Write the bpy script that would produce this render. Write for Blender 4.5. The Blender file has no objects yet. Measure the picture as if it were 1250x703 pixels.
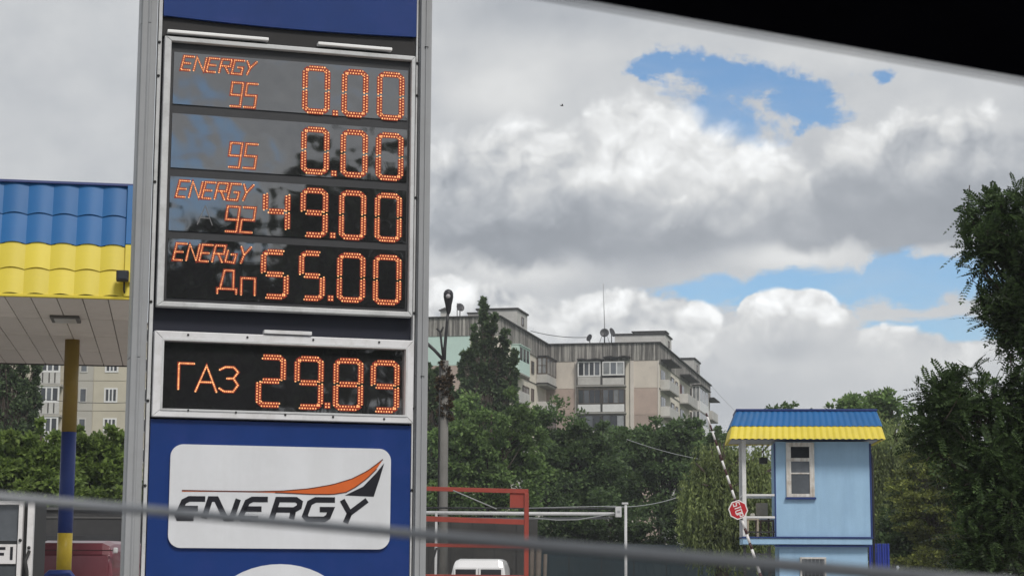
import bpy, bmesh, math, random
import numpy as np
from mathutils import Vector, Matrix

# ------------------------------------------------------------------ camera, light, exposure
scene = bpy.context.scene
COL = scene.collection
F = 2350.0                      # focal length in pixels of the 1250 px wide photograph
CX, CY = 625.0, 351.5
PITCH = math.atan(338.5 / F)
ROLL = 0.0055
EYE = Vector((0.0, 0.0, 1.5))
cp, sp = math.cos(PITCH), math.sin(PITCH)
FWD = Vector((0, cp, sp)); R0 = Vector((1, 0, 0)); U0 = Vector((0, -sp, cp))
RGT = R0 * math.cos(ROLL) + U0 * math.sin(ROLL)
UPV = U0 * math.cos(ROLL) - R0 * math.sin(ROLL)

cam_d = bpy.data.cameras.new('camera')
cam = bpy.data.objects.new('camera', cam_d); COL.objects.link(cam)
cam_d.sensor_width = 36.0
cam_d.lens = F / 1250.0 * 36.0
cam_d.clip_start = 0.05
cam_d.clip_end = 6000
cam_d.dof.use_dof = True
cam_d.dof.focus_distance = 32.0
cam_d.dof.aperture_fstop = 20.0
cam.matrix_world = Matrix((
    (RGT.x, UPV.x, -FWD.x, EYE.x), (RGT.y, UPV.y, -FWD.y, EYE.y),
    (RGT.z, UPV.z, -FWD.z, EYE.z), (0, 0, 0, 1)))
scene.camera = cam
scene.view_settings.view_transform = 'Standard'
scene.view_settings.look = 'None'
scene.view_settings.exposure = 0.08
scene.view_settings.gamma = 1.0

SUN_EL, SUN_AZ = math.radians(48), math.radians(155)   # azimuth clockwise from +Y: behind, slightly right
sun_d = bpy.data.lights.new('sun', 'SUN'); sun_d.energy = 2.2; sun_d.angle = math.radians(14)
sun_d.color = (1.0, 0.95, 0.88)
sun = bpy.data.objects.new('sun', sun_d); COL.objects.link(sun)
sdir = Vector((math.sin(SUN_AZ) * math.cos(SUN_EL), math.cos(SUN_AZ) * math.cos(SUN_EL), math.sin(SUN_EL)))
sun.rotation_euler = sdir.to_track_quat('Z', 'Y').to_euler()


def ray(px, py):
    return FWD + RGT * ((px - CX) / F) - UPV * ((py - CY) / F)

def at(px, py, Y):
    d = ray(px, py)
    return EYE + d * (Y / d.y)

def ppm(Y):
    return F / cp / Y            # pixels per metre at distance Y (approx.)

class Plane:
    """vertical plane through p0 along horizontal direction d; pixel -> (u, z)"""
    def __init__(self, p0, d):
        self.p = Vector((p0.x, p0.y, 0)); self.d = Vector((d[0], d[1], 0)).normalized()
        self.n = Vector((self.d.y, -self.d.x, 0))
    def uz(self, px, py):
        r = ray(px, py)
        t = (self.p - EYE).dot(self.n) / r.dot(self.n)
        q = EYE + r * t
        return (q - self.p).dot(self.d), q.z

# ------------------------------------------------------------------ world sky
world = bpy.data.worlds.new('World'); scene.world = world
world.use_nodes = True
wt = world.node_tree; wt.nodes.clear()

class E:
    """tiny expression wrapper building math nodes"""
    def __init__(s, v): s.v = v
    @staticmethod
    def op(o, *a, clamp=False):
        n = wt.nodes.new('ShaderNodeMath'); n.operation = o; n.use_clamp = clamp
        for i, x in enumerate(a):
            x = x.v if isinstance(x, E) else x
            if isinstance(x, (int, float)): n.inputs[i].default_value = x
            else: wt.links.new(x, n.inputs[i])
        return E(n.outputs[0])
    def __add__(s, o): return E.op('ADD', s, o)
    __radd__ = __add__
    def __sub__(s, o): return E.op('SUBTRACT', s, o)
    def __rsub__(s, o): return E.op('SUBTRACT', o, s)
    def __mul__(s, o): return E.op('MULTIPLY', s, o)
    __rmul__ = __mul__

def emax(*a):
    r = a[0]
    for x in a[1:]: r = E.op('MAXIMUM', r, x)
    return r

def smooth(lo, hi, x):
    n = wt.nodes.new('ShaderNodeMapRange'); n.interpolation_type = 'SMOOTHSTEP'
    n.inputs['From Min'].default_value = lo; n.inputs['From Max'].default_value = hi
    wt.links.new(x.v, n.inputs['Value'])
    return E(n.outputs[0])

def wmix(f, a, b):
    n = wt.nodes.new('ShaderNodeMix'); n.data_type = 'RGBA'
    for k, x in ((0, f), (6, a), (7, b)):
        x = x.v if isinstance(x, E) else x
        if isinstance(x, (tuple, list)): n.inputs[k].default_value = (*x, 1)
        elif isinstance(x, float): n.inputs[k].default_value = x
        else: wt.links.new(x, n.inputs[k])
    return n.outputs[2]

tc = wt.nodes.new('ShaderNodeTexCoord')
sep = wt.nodes.new('ShaderNodeSeparateXYZ'); wt.links.new(tc.outputs['Generated'], sep.inputs[0])
dx, dy, dz = (E(sep.outputs[i]) for i in range(3))
AZ = E.op('ARCTAN2', dx, dy) * F
EL = E.op('ARCSINE', dz) * F

def azel(px, py):
    d = ray(px, py).normalized()
    return math.atan2(d.x, d.y) * F, math.asin(d.z) * F

def vec(scale, off=(0, 0, 0), squash=1.0):
    n = wt.nodes.new('ShaderNodeMapping'); n.vector_type = 'POINT'
    n.inputs['Scale'].default_value = (scale, scale, scale * squash)
    n.inputs['Location'].default_value = off
    wt.links.new(tc.outputs['Generated'], n.inputs['Vector'])
    return n.outputs[0]

def fbm(scale, detail=6, rough=0.55, off=(0, 0, 0), squash=1.0, dist=0.0):
    n = wt.nodes.new('ShaderNodeTexNoise'); n.noise_dimensions = '3D'
    n.inputs['Scale'].default_value = 1.0; n.inputs['Detail'].default_value = detail
    n.inputs['Roughness'].default_value = rough; n.inputs['Distortion'].default_value = dist
    wt.links.new(vec(scale, off, squash), n.inputs['Vector'])
    return E(n.outputs[0])

def billow(scale, off=(0, 0, 0), squash=1.0, warp=None):
    n = wt.nodes.new('ShaderNodeTexVoronoi'); n.feature = 'F1'
    n.inputs['Scale'].default_value = 1.0
    n.inputs['Detail'].default_value = 2.0; n.inputs['Roughness'].default_value = 0.5
    n.inputs['Lacunarity'].default_value = 2.2
    v = vec(scale, off, squash)
    if warp is not None:
        a = wt.nodes.new('ShaderNodeVectorMath'); a.operation = 'ADD'
        wt.links.new(v, a.inputs[0]); wt.links.new(warp, a.inputs[1]); v = a.outputs[0]
    wt.links.new(v, n.inputs['Vector'])
    return 1.0 - E(n.outputs['Distance'])

def ell(px, py, rx, ry, tilt=0.0, warp=None):
    a, e = azel(px, py)
    x = (AZ - a); y = (EL - e)
    if warp: x = x + warp[0]; y = y + warp[1]
    if tilt:
        c, s = math.cos(tilt), math.sin(tilt)
        x, y = x * c + y * s, y * c - x * s
    x = x * (1.0 / rx); y = y * (1.0 / ry)
    return 1.0 - E.op('SQRT', x * x + y * y)

# warp vector for billows
wn = wt.nodes.new('ShaderNodeTexNoise'); wn.inputs['Scale'].default_value = 1.0; wn.inputs['Detail'].default_value = 4
wt.links.new(vec(34.0), wn.inputs['Vector'])
wv = wt.nodes.new('ShaderNodeVectorMath'); wv.operation = 'MULTIPLY_ADD'
wt.links.new(wn.outputs['Color'], wv.inputs[0]); wv.inputs[1].default_value = (1.1,) * 3; wv.inputs[2].default_value = (-.55,) * 3
WARP = wv.outputs[0]

nbig = fbm(7.0, 5, 0.5, squash=1.8) - 0.5
nmid = fbm(20.0, 8, 0.58, (3, 1, 7), squash=1.4) - 0.5
nfine = fbm(60.0, 6, 0.6, (9, 4, 2), squash=1.15) - 0.5
bil = billow(36.0, (1, 2, 3), 1.15, WARP) - 0.55
bil_up = billow(36.0, (1 + .22, 2, 3 - .36), 1.15, WARP) - 0.55      # shifted towards the light for relief
relief = bil - bil_up

sky = wt.nodes.new('ShaderNodeTexSky'); sky.sky_type = 'NISHITA'; sky.sun_disc = False
sky.sun_elevation = SUN_EL; sky.sun_rotation = SUN_AZ
sky.air_density = 1.0; sky.dust_density = 0.6; sky.ozone_density = 1.5
S = 0.1                                                    # background strength
BLUE_GAIN = 1.05

#SKYBODY
def cloud_rgb(b, warm=0.0):
    """cloud radiance b -> colour: darker parts slightly bluish, bright parts slightly warm"""
    t = smooth(0.25, 0.75, b)
    tint = wmix(t, (0.91, 0.985, 1.10), (0.985, 1.0, 1.005))
    m = wt.nodes.new('ShaderNodeVectorMath'); m.operation = 'SCALE'
    wt.links.new(tint, m.inputs[0]); wt.links.new((b * (1.0 / S)).v, m.inputs['Scale'])
    return m.outputs[0]

def blob(px, py, rx, ry, amt, tilt=0.0):
    return smooth(0.0, 0.9, ell(px, py, rx, ry, tilt)) * amt

# far from the picture the cover keeps the same broken pattern
a0, e0 = azel(650, 300)
away = smooth(800, 1500, E.op('SQRT', (AZ - a0) * (AZ - a0) + (EL - e0) * (EL - e0)))
far_holes = away * smooth(0.09, 0.20, fbm(4.0, 4, 0.5, (5, 5, 5), squash=1.5) - 0.5)

# layer 1: high grey-white cover with openings (ragged outlines from warped coordinates)
WX = (fbm(15.0, 6, 0.6, (7, 2, 3)) - 0.5) * 190.0; WY = (fbm(19.0, 6, 0.62, (1, 9, 4)) - 0.5) * 110.0
HW = (WX, WY)
holes = emax(ell(826, 84, 56, 22, -0.25, HW), ell(895, 106, 100, 36, -0.2, HW), ell(972, 126, 78, 34, -0.05, HW), (ell(1080, 106, 34, 26, 0.5, HW) - 0.52),
             ell(985, 352, 175, 30), ell(1120, 340, 130, 42, 0, HW), ell(1150, 402, 100, 20), ell(880, 352, 70, 22),
             ell(880, 150, 90, 45, -0.3))
wisp = fbm(26.0, 7, 0.62, (2, 8, 5), squash=2.2, dist=0.6) - 0.5
alpha1 = 1.0 - emax(smooth(0.0, 0.42, holes + wisp * 1.5 + nfine * 0.8), far_holes * 0.9)
b1 = (0.575 + nbig * 0.30 + nmid * 0.22 + nfine * 0.05
      + blob(610, 110, 120, 60, 0.13) + blob(700, 60, 160, 40, 0.03) + blob(80, 90, 170, 60, 0.02)
      - blob(650, 10, 220, 55, 0.12) + blob(1150, 150, 120, 60, 0.02)
      - blob(620, 250, 150, 70, 0.14) - blob(760, 285, 330, 58, 0.20) - blob(580, 270, 130, 50, 0.08)
      + blob(640, 325, 140, 38, 0.18) + blob(960, 312, 110, 24, 0.20) + blob(930, 470, 280, 60, 0.0)
      - blob(850, 490, 170, 70, 0.06) + blob(1000, 70, 160, 30, 0.05))
# layer 2: two heavy cumulus masses lit along their upper edges, grey below
def mass(ells, amp, hard, bright, dark, py_top, py_base, extra=None, rel=0.55, px=900, nz=0.10):
    f = emax(*ells) + bil * amp + nfine * (amp * 0.55) + nmid * (amp * 0.6)
    al = smooth(0.0, hard, f)
    et, eb = azel(px, py_top)[1], azel(px, py_base)[1]
    t = smooth(eb, et, EL + nmid * 60.0 + bil * 25.0)
    b = dark + t * (bright - dark) + relief * (rel * t) + nfine * 0.07 + nmid * nz
    if extra is not None: b = b + extra
    return al, b

al2, b2 = mass([ell(855, 220, 125, 95, -0.3), ell(935, 232, 95, 68), ell(790, 190, 120, 108), ell(985, 255, 90, 72), ell(650, 240, 300, 120)],
               0.30, 0.34, 0.82, 0.39, 180, 318, rel=0.34, nz=0.08,
               extra=(blob(590, 220, 230, 150, -0.11) + blob(860, 200, 130, 85, 0.05) + blob(680, 130, 200, 60, -0.04)))
al3, b3 = mass([ell(1058, 210, 85, 72), ell(1150, 205, 130, 95), ell(1240, 225, 130, 95), ell(1030, 236, 60, 66), ell(1130, 262, 170, 55)],
               0.32, 0.26, 0.68, 0.38, 130, 285, rel=0.40, nz=0.12,
               extra=(blob(1190, 240, 170, 80, -0.03) + blob(1020, 175, 75, 55, 0.14)))
# layer 3: bright low cumulus above the roofs
al4, b4 = mass([ell(1085, 436, 105, 46), ell(1170, 448, 90, 34), ell(820, 408, 85, 50), ell(745, 402, 110, 58), ell(560, 395, 170, 66), ell(960, 480, 280, 70), ell(880, 430, 90, 40)],
               0.26, 0.16, 0.74, 0.58, 365, 480,
               extra=(blob(1110, 445, 110, 40, 0.05) + blob(870, 490, 170, 60, -0.07) + blob(770, 440, 110, 40, -0.04)), rel=0.50)
al5, b5 = mass([ell(960, 404, 84, 62), ell(1006, 408, 50, 46), ell(908, 420, 46, 36), ell(930, 386, 40, 34), ell(985, 386, 48, 38)],
               0.27, 0.12, 0.80, 0.60, 350, 450, rel=0.60, nz=0.16,
               extra=blob(955, 428, 80, 22, -0.07))
band = smooth(0.1, 0.7, ell(1120, 382, 100, 7) + nmid * 0.8) * 0.6

skyblue = wt.nodes.new('ShaderNodeVectorMath'); skyblue.operation = 'MULTIPLY'
wt.links.new(sky.outputs[0], skyblue.inputs[0]); skyblue.inputs[1].default_value = (.80 * BLUE_GAIN, .97 * BLUE_GAIN, 1.1 * BLUE_GAIN)
hz = emax(smooth(0.35, 0.8, fbm(16.0, 6, 0.6, (4, 4, 1), squash=2.5, dist=0.4)) * 0.2, 0.0)          # thin wisps over the blue
blue = wmix(hz, skyblue.outputs[0], cloud_rgb(E.op("ADD", 0.6, nmid * 0.1)))
c = wmix(alpha1, blue, cloud_rgb(emax(b1, 0.2)))
c = wmix(band, c, cloud_rgb(E.op('ADD', 0.6, nmid * 0.1)))
c = wmix(al2, c, cloud_rgb(emax(b2, 0.2)))
c = wmix(al3, c, cloud_rgb(emax(b3, 0.2)))
low = smooth(-60, 10, EL)
c = wmix(al4 * low, c, cloud_rgb(emax(b4, 0.2)))
tow = smooth(azel(955, 495)[1], azel(955, 425)[1], EL)   # tower melts into the bank below
c = wmix(al5 * tow, c, cloud_rgb(emax(b5, 0.2)))
c = wmix(smooth(0, -30, EL), c, (0.9, 1.0, 1.1))
bg = wt.nodes.new('ShaderNodeBackground'); bg.inputs['Strength'].default_value = S
wt.links.new(c, bg.inputs['Color'])
wo = wt.nodes.new('ShaderNodeOutputWorld'); wt.links.new(bg.outputs[0], wo.inputs['Surface'])
world.cycles.sampling_method = 'MANUAL'; world.cycles.sample_map_resolution = 512
# ------------------------------------------------------------------ helpers
rng = random.Random(7)

def lin(c):
    return tuple((x / 12.92 if x <= .04045 else ((x + .055) / 1.055) ** 2.4) for x in c)

MATS = {}
def mat(name, color, rough=0.6, metal=0.0, vary=0.12, scale=3.0, bump=0.0, bscale=40.0, ior=1.45, spec=None,
        streak=None, dirt=None, coords='Object', coat=0.0, objvar=0.0):
    """procedural Principled: base colour with two noise variations; streak = (colour, amount) vertical weathering"""
    if name in MATS: return MATS[name]
    m = bpy.data.materials.new(name); m.use_nodes = True; MATS[name] = m
    t = m.node_tree; p = t.nodes['Principled BSDF']
    p.inputs['Roughness'].default_value = rough; p.inputs['Metallic'].default_value = metal
    p.inputs['IOR'].default_value = ior; p.inputs['Coat Weight'].default_value = coat
    tcn = t.nodes.new('ShaderNodeTexCoord'); co = tcn.outputs[coords]
    def noise(sc, det=5, vecs=None, rough_=.6):
        n = t.nodes.new('ShaderNodeTexNoise'); n.inputs['Scale'].default_value = sc; n.inputs['Detail'].default_value = det
        n.inputs['Roughness'].default_value = rough_
        t.links.new(vecs or co, n.inputs['Vector']); return n
    def mix(fac, a, b, mode='MIX'):
        n = t.nodes.new('ShaderNodeMix'); n.data_type = 'RGBA'; n.blend_type = mode
        for k, x in ((0, fac), (6, a), (7, b)):
            if isinstance(x, (tuple, list)): n.inputs[k].default_value = (*x[:3], 1)
            elif isinstance(x, (int, float)): n.inputs[k].default_value = x
            else: t.links.new(x, n.inputs[k])
        return n.outputs[2]
    def ramp(sock, lo, hi):
        n = t.nodes.new('ShaderNodeMapRange'); n.inputs['From Min'].default_value = lo; n.inputs['From Max'].default_value = hi
        t.links.new(sock, n.inputs['Value']); return n.outputs[0]
    c = color
    if vary:
        n1 = noise(scale); f = ramp(n1.outputs[0], .3, .7)
        c = mix(f, tuple(x * (1 - vary) for x in color), tuple(min(.95, x * (1 + vary)) for x in color))
        n2 = noise(scale * 9, 3); f2 = ramp(n2.outputs[0], .3, .7)
        c = mix(f2, c, mix(1.0, c, (1 - vary * .5,) * 3, 'MULTIPLY'))
    if streak:
        mp = t.nodes.new('ShaderNodeMapping'); mp.inputs['Scale'].default_value = streak[2] if len(streak) > 2 else (2.2, 2.2, .12)
        t.links.new(co, mp.inputs['Vector'])
        n3 = noise(1.0, 6, mp.outputs[0], .7)
        c = mix(ramp(n3.outputs[0], *(streak[3] if len(streak) > 3 else (.42, .68))), c, mix(streak[1], c, streak[0]))
    if dirt:
        n4 = noise(dirt[2] if len(dirt) > 2 else 1.3, 8, None, .68)
        c = mix(ramp(n4.outputs[0], .5, .72), c, mix(dirt[1], c, dirt[0]))
    if objvar:
        oi = t.nodes.new('ShaderNodeObjectInfo'); mr = t.nodes.new('ShaderNodeMapRange')
        mr.inputs[3].default_value = 1 - objvar; mr.inputs[4].default_value = 1 + objvar
        t.links.new(oi.outputs['Random'], mr.inputs[0])
        sc = t.nodes.new('ShaderNodeVectorMath'); sc.operation = 'SCALE'
        if isinstance(c, tuple): sc.inputs[0].default_value = c
        else: t.links.new(c, sc.inputs[0])
        t.links.new(mr.outputs[0], sc.inputs['Scale']); c = sc.outputs[0]
    if isinstance(c, tuple): p.inputs['Base Color'].default_value = (*c, 1)
    else: t.links.new(c, p.inputs['Base Color'])
    if bump:
        nb = noise(bscale, 4); b = t.nodes.new('ShaderNodeBump'); b.inputs['Strength'].default_value = bump
        b.inputs['Distance'].default_value = 0.02
        t.links.new(nb.outputs[0], b.inputs['Height']); t.links.new(b.outputs[0], p.inputs['Normal'])
    return m

def emit_mat(name, color, strength):
    m = bpy.data.materials.new(name); m.use_nodes = True
    p = m.node_tree.nodes['Principled BSDF']
    p.inputs['Base Color'].default_value = (*[x * .3 for x in color], 1)
    p.inputs['Emission Color'].default_value = (*color, 1); p.inputs['Emission Strength'].default_value = strength
    return m

def link(ob, parent=None):
    COL.objects.link(ob)
    if parent is not None: ob.parent = parent
    return ob

def tag(o, label=None, cat=None, group=None, kind=None):
    if label: o['label'] = label
    if cat: o['category'] = cat
    if group: o['group'] = group
    if kind: o['kind'] = kind
    return o

def empty(name, loc, rz=0.0, label=None, cat=None, group=None):
    o = bpy.data.objects.new(name, None); o.location = loc; o.rotation_euler = (0, 0, rz); o.empty_display_size = .2
    link(o); return tag(o, label, cat, group)

class MB:
    def __init__(s): s.v = []; s.f = []; s.mi = []; s.sm = []
    def add(s, vs, fs, mi=0, smooth=False):
        o = len(s.v); s.v += [tuple(v) for v in vs]
        for f in fs: s.f.append(tuple(i + o for i in f)); s.mi.append(mi); s.sm.append(smooth)
        return s
    def box(s, x0, x1, y0, y1, z0, z1, mi=0):
        v = [(x, y, z) for z in (z0, z1) for y in (y0, y1) for x in (x0, x1)]
        return s.add(v, [(0, 2, 3, 1), (4, 5, 7, 6), (0, 1, 5, 4), (2, 6, 7, 3), (0, 4, 6, 2), (1, 3, 7, 5)], mi)
    def prism(s, pts, y0, y1, mi=0, axis='y'):
        """extrude polygon pts (a,b) along axis: y -> (a,y,b); x -> (x,a,b); z -> (a,b,z)"""
        mk = {'y': lambda a, b, t: (a, t, b), 'x': lambda a, b, t: (t, a, b), 'z': lambda a, b, t: (a, b, t)}[axis]
        n = len(pts)
        v = [mk(a, b, y0) for a, b in pts] + [mk(a, b, y1) for a, b in pts]
        fs = [tuple(range(n)), tuple(range(2 * n - 1, n - 1, -1))]
        fs += [(i, i + n, (i + 1) % n + n, (i + 1) % n) for i in range(n)]
        return s.add(v, fs, mi)
    def tube(s, path, r, n=8, mi=0, smooth=True, caps=True):
        path = [Vector(p) for p in path]; k = len(path)
        rs = r if isinstance(r, (list, tuple)) else [r] * k
        vs = []; prev = None
        for i, p in enumerate(path):
            d = (path[min(i + 1, k - 1)] - path[max(i - 1, 0)]).normalized()
            if prev is None:
                a = d.orthogonal().normalized()
            else:
                a = (prev - d * prev.dot(d))
                a = a.normalized() if a.length > 1e-6 else d.orthogonal().normalized()
            prev = a; b = d.cross(a)
            for j in range(n):
                t = 2 * math.pi * j / n
                vs.append(p + (a * math.cos(t) + b * math.sin(t)) * rs[i])
        fs = [(i * n + j, i * n + (j + 1) % n, (i + 1) * n + (j + 1) % n, (i + 1) * n + j) for i in range(k - 1) for j in range(n)]
        if caps: fs += [tuple(range(n - 1, -1, -1)), tuple(range((k - 1) * n, k * n))]
        return s.add(vs, fs, mi, smooth)
    def lathe(s, prof, c, n=16, axis='z', mi=0):
        """prof: list of (r, t) revolved about axis through c"""
        vs = []
        for r, t in prof:
            for j in range(n):
                a = 2 * math.pi * j / n; x, y = r * math.cos(a), r * math.sin(a)
                vs.append({'z': (c[0] + x, c[1] + y, c[2] + t), 'y': (c[0] + x, c[1] + t, c[2] + y), 'x': (c[0] + t, c[1] + x, c[2] + y)}[axis])
        k = len(prof)
        fs = [(i * n + j, i * n + (j + 1) % n, (i + 1) * n + (j + 1) % n, (i + 1) * n + j) for i in range(k - 1) for j in range(n)]
        fs += [tuple(range(n)), tuple(range(k * n - 1, (k - 1) * n - 1, -1))]
        return s.add(vs, fs, mi, True)
    def mesh(s, name, mats):
        me = bpy.data.meshes.new(name); me.from_pydata(s.v, [], s.f)
        for m in (mats if isinstance(mats, (list, tuple)) else [mats]): me.materials.append(m)
        me.polygons.foreach_set('material_index', s.mi); me.polygons.foreach_set('use_smooth', s.sm)
        bm = bmesh.new(); bm.from_mesh(me); bmesh.ops.recalc_face_normals(bm, faces=bm.faces); bm.to_mesh(me); bm.free()
        me.update(); return me
    def build(s, name, mats, parent=None, bevel=0.0, seg=2, loc=None):
        o = bpy.data.objects.new(name, s.mesh(name, mats)); link(o, parent)
        if loc is not None: o.location = loc
        if bevel:
            b = o.modifiers.new('bevel', 'BEVEL'); b.width = bevel; b.segments = seg; b.limit_method = 'ANGLE'; b.angle_limit = .6
            b.harden_normals = True
        return o

def bx(name, m, parent, x0, x1, y0, y1, z0, z1, bevel=0.0):
    return MB().box(x0, x1, y0, y1, z0, z1).build(name, m, parent, bevel)

def inst(name, me, parent, loc):
    o = bpy.data.objects.new(name, me); o.location = loc; return link(o, parent)

def stroke(mb, pts, w, y0, y1, mi=0, closed=False):
    """flat thick polyline in the x-z plane between depths y0,y1, mitred"""
    P = [Vector(p) for p in pts]; n = len(P); L = []; Rr = []
    for i in range(n):
        a = P[i] - P[i - 1] if (i > 0 or closed) else P[1] - P[0]
        b = P[(i + 1) % n] - P[i] if (i < n - 1 or closed) else P[-1] - P[-2]
        a = a.normalized(); b = b.normalized()
        na = Vector((-a.y, a.x)); nb = Vector((-b.y, b.x)); m = na + nb
        m = m.normalized() if m.length > 1e-6 else na
        k = min(1.9, 1 / max(.3, m.dot(na)))
        L.append(P[i] + m * (w / 2 * k)); Rr.append(P[i] - m * (w / 2 * k))
    cnt = n if closed else n - 1
    for i in range(cnt):
        j = (i + 1) % n
        mb.prism([tuple(L[i]), tuple(L[j]), tuple(Rr[j]), tuple(Rr[i])], y0, y1, mi)

# ------------------------------------------------------------------ shared materials
M_post = mat('grey_post_paint', (.33, .34, .355), .42, 0.0, .06, 2.0, dirt=((.24, .24, .24), .5, 1.6), streak=((.25, .25, .25), .35, (9, 9, .5)))
M_alu = mat('aluminium_frame', (.60, .61, .62), .45, 0, .07, 6.0, dirt=((.25, .25, .24), .5, 5.0))
M_whiteframe = mat('white_frame_paint', (.72, .72, .74), .4, 0, .05, 5.0, dirt=((.4, .38, .35), .4, 6.0))
M_navy = mat('dark_navy_metal', (.012, .014, .026), .45, 0, .15, 3.0)
M_blackband = mat('black_gap', (.014, .013, .014), .5, 0, .2, 3.0)
M_signblue = mat('sign_blue_film', (.010, .038, .175), .3, 0, .10, 1.6, dirt=((.03, .05, .22), .5, 2.5))
M_plate = mat('white_acrylic', (.70, .715, .75), .3, 0, .04, 2.0, dirt=((.55, .56, .58), .45, 1.4), streak=((.56, .57, .58), .3, (5, 5, .5)))
M_black = mat('black_print', (.012, .012, .018), .4, 0, .1, 5.0)
M_orange = mat('orange_print', (.62, .13, .03), .35, 0, .08, 5.0)
M_tube = mat('white_tube_cover', (.88, .88, .88), .25, 0, .03, 5.0)
M_sep = mat('display_mask_grey', (.045, .046, .05), .42, 0, .1, 4.0)
M_canblue = mat('canopy_blue_coating', (.006, .115, .33), .5, 0, .12, .9, dirt=((.03, .12, .27), .6, 1.4), objvar=.07)
M_canyel = mat('canopy_yellow_coating', (.68, .55, .05), .5, 0, .09, .9, dirt=((.50, .40, .08), .5, 1.4), objvar=.06)
M_soffit = mat('soffit_panel_paint', (.68, .62, .57), .5, 0, .08, .8, dirt=((.5, .44, .39), .5, .9), objvar=.07)
M_joint = mat('dark_joint', (.05, .045, .04), .8, 0, .1, 4)
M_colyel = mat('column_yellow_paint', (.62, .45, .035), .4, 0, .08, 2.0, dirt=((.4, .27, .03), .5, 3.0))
M_coloch = mat('column_ochre', (.25, .165, .022), .45, 0, .12, 2.0, dirt=((.2, .10, .02), .5, 3.0))  # top section of the column, darker and browner than the yellow band
M_colblu = mat('column_blue_paint', (.018, .045, .22), .4, 0, .08, 2.0)
M_glassd = mat('dark_window_glass', (.02, .024, .03), .06, 0, .2, 2.0, ior=1.6)
M_glassm = mat('mid_window_glass', (.09, .10, .115), .10, 0, .35, .7, ior=1.6, objvar=.6)
M_asphalt = mat('asphalt', (.05, .05, .052), .9, 0, .2, .6, bump=.3, bscale=60)
M_grass = mat('ground_grass', (.06, .085, .03), .95, 0, .3, .08)
M_conc = mat('concrete', (.33, .32, .30), .85, 0, .12, 1.2, bump=.2)
M_steel = mat('dark_steel', (.03, .03, .032), .5, .2, .1, 4)
M_cable = mat('cable', (.02, .02, .02), .6, 0, .1, 4)
M_palecable = mat('pale_cable', (.30, .31, .32), .5, 0, .1, 4)

def leaf_mat(name, col, var=.35, transl=.3, rough=.5):
    m = bpy.data.materials.new(name); m.use_nodes = True; t = m.node_tree
    p = t.nodes['Principled BSDF']; p.inputs['Roughness'].default_value = rough; p.inputs['Specular IOR Level'].default_value = .22
    g = t.nodes.new('ShaderNodeNewGeometry'); r = t.nodes.new('ShaderNodeValToRGB')
    t.links.new(g.outputs['Random Per Island'], r.inputs[0])
    e = r.color_ramp.elements
    e[0].color = (*[c * (1 - var) for c in col], 1); e[1].color = (col[0] * (1 + var * 1.4), col[1] * (1 + var), col[2] * (1 + var * .6), 1)
    tcn = t.nodes.new('ShaderNodeTexCoord'); n = t.nodes.new('ShaderNodeTexNoise'); n.inputs['Scale'].default_value = .55; n.inputs['Detail'].default_value = 3
    t.links.new(tcn.outputs['Object'], n.inputs['Vector'])
    mr = t.nodes.new('ShaderNodeMapRange'); mr.inputs[1].default_value = .3; mr.inputs[2].default_value = .7; mr.inputs[3].default_value = .6; mr.inputs[4].default_value = 1.5
    t.links.new(n.outputs[0], mr.inputs[0])
    mu = t.nodes.new('ShaderNodeVectorMath'); mu.operation = 'SCALE'
    t.links.new(r.outputs[0], mu.inputs[0]); t.links.new(mr.outputs[0], mu.inputs['Scale'])
    t.links.new(mu.outputs[0], p.inputs['Base Color'])
    tr = t.nodes.new('ShaderNodeBsdfTranslucent'); t.links.new(mu.outputs[0], tr.inputs['Color'])
    mx = t.nodes.new('ShaderNodeMixShader'); mx.inputs[0].default_value = transl
    t.links.new(p.outputs[0], mx.inputs[1]); t.links.new(tr.outputs[0], mx.inputs[2])
    t.links.new(mx.outputs[0], t.nodes['Material Output'].inputs['Surface'])
    return m
M_bark = mat('bark', (.07, .055, .045), .95, 0, .25, 3.0, bump=.5, bscale=14)

# ------------------------------------------------------------------ ground
g = MB().add([(-3000, -600, 0), (3000, -600, 0), (3000, 5000, 0), (-3000, 5000, 0)], [(0, 1, 2, 3)])
tag(g.build('ground', M_grass), kind='structure')
g = MB().add([(-40, -30, .004), (40, -30, .004), (40, 9.0, .004), (-40, 9.0, .004)], [(0, 1, 2, 3)])
tag(g.build('road', M_asphalt), kind='structure')
tag(MB().box(-40, 40, 9.0, 9.25, 0, .14).build('kerb', M_conc, None, .02), kind='structure')
g = MB().add([(-60, 9.25, .008), (30, 9.25, .008), (30, 62, .008), (-60, 62, .008)], [(0, 1, 2, 3)])
tag(g.build('forecourt', M_conc), kind='structure')  # out of view; pale concrete chosen so its bounce brightens the canopy soffit
M_white_paint = mat('road_marking_paint', (.72, .72, .70), .6, 0, .1, 3)
mk = MB()
for i in range(-6, 7): mk.add([(i * 6, 3.0, .012), (i * 6 + 3, 3.0, .012), (i * 6 + 3, 3.14, .012), (i * 6, 3.14, .012)], [(0, 1, 2, 3)])
tag(mk.build('road_marking', M_white_paint), kind='structure')
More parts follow.
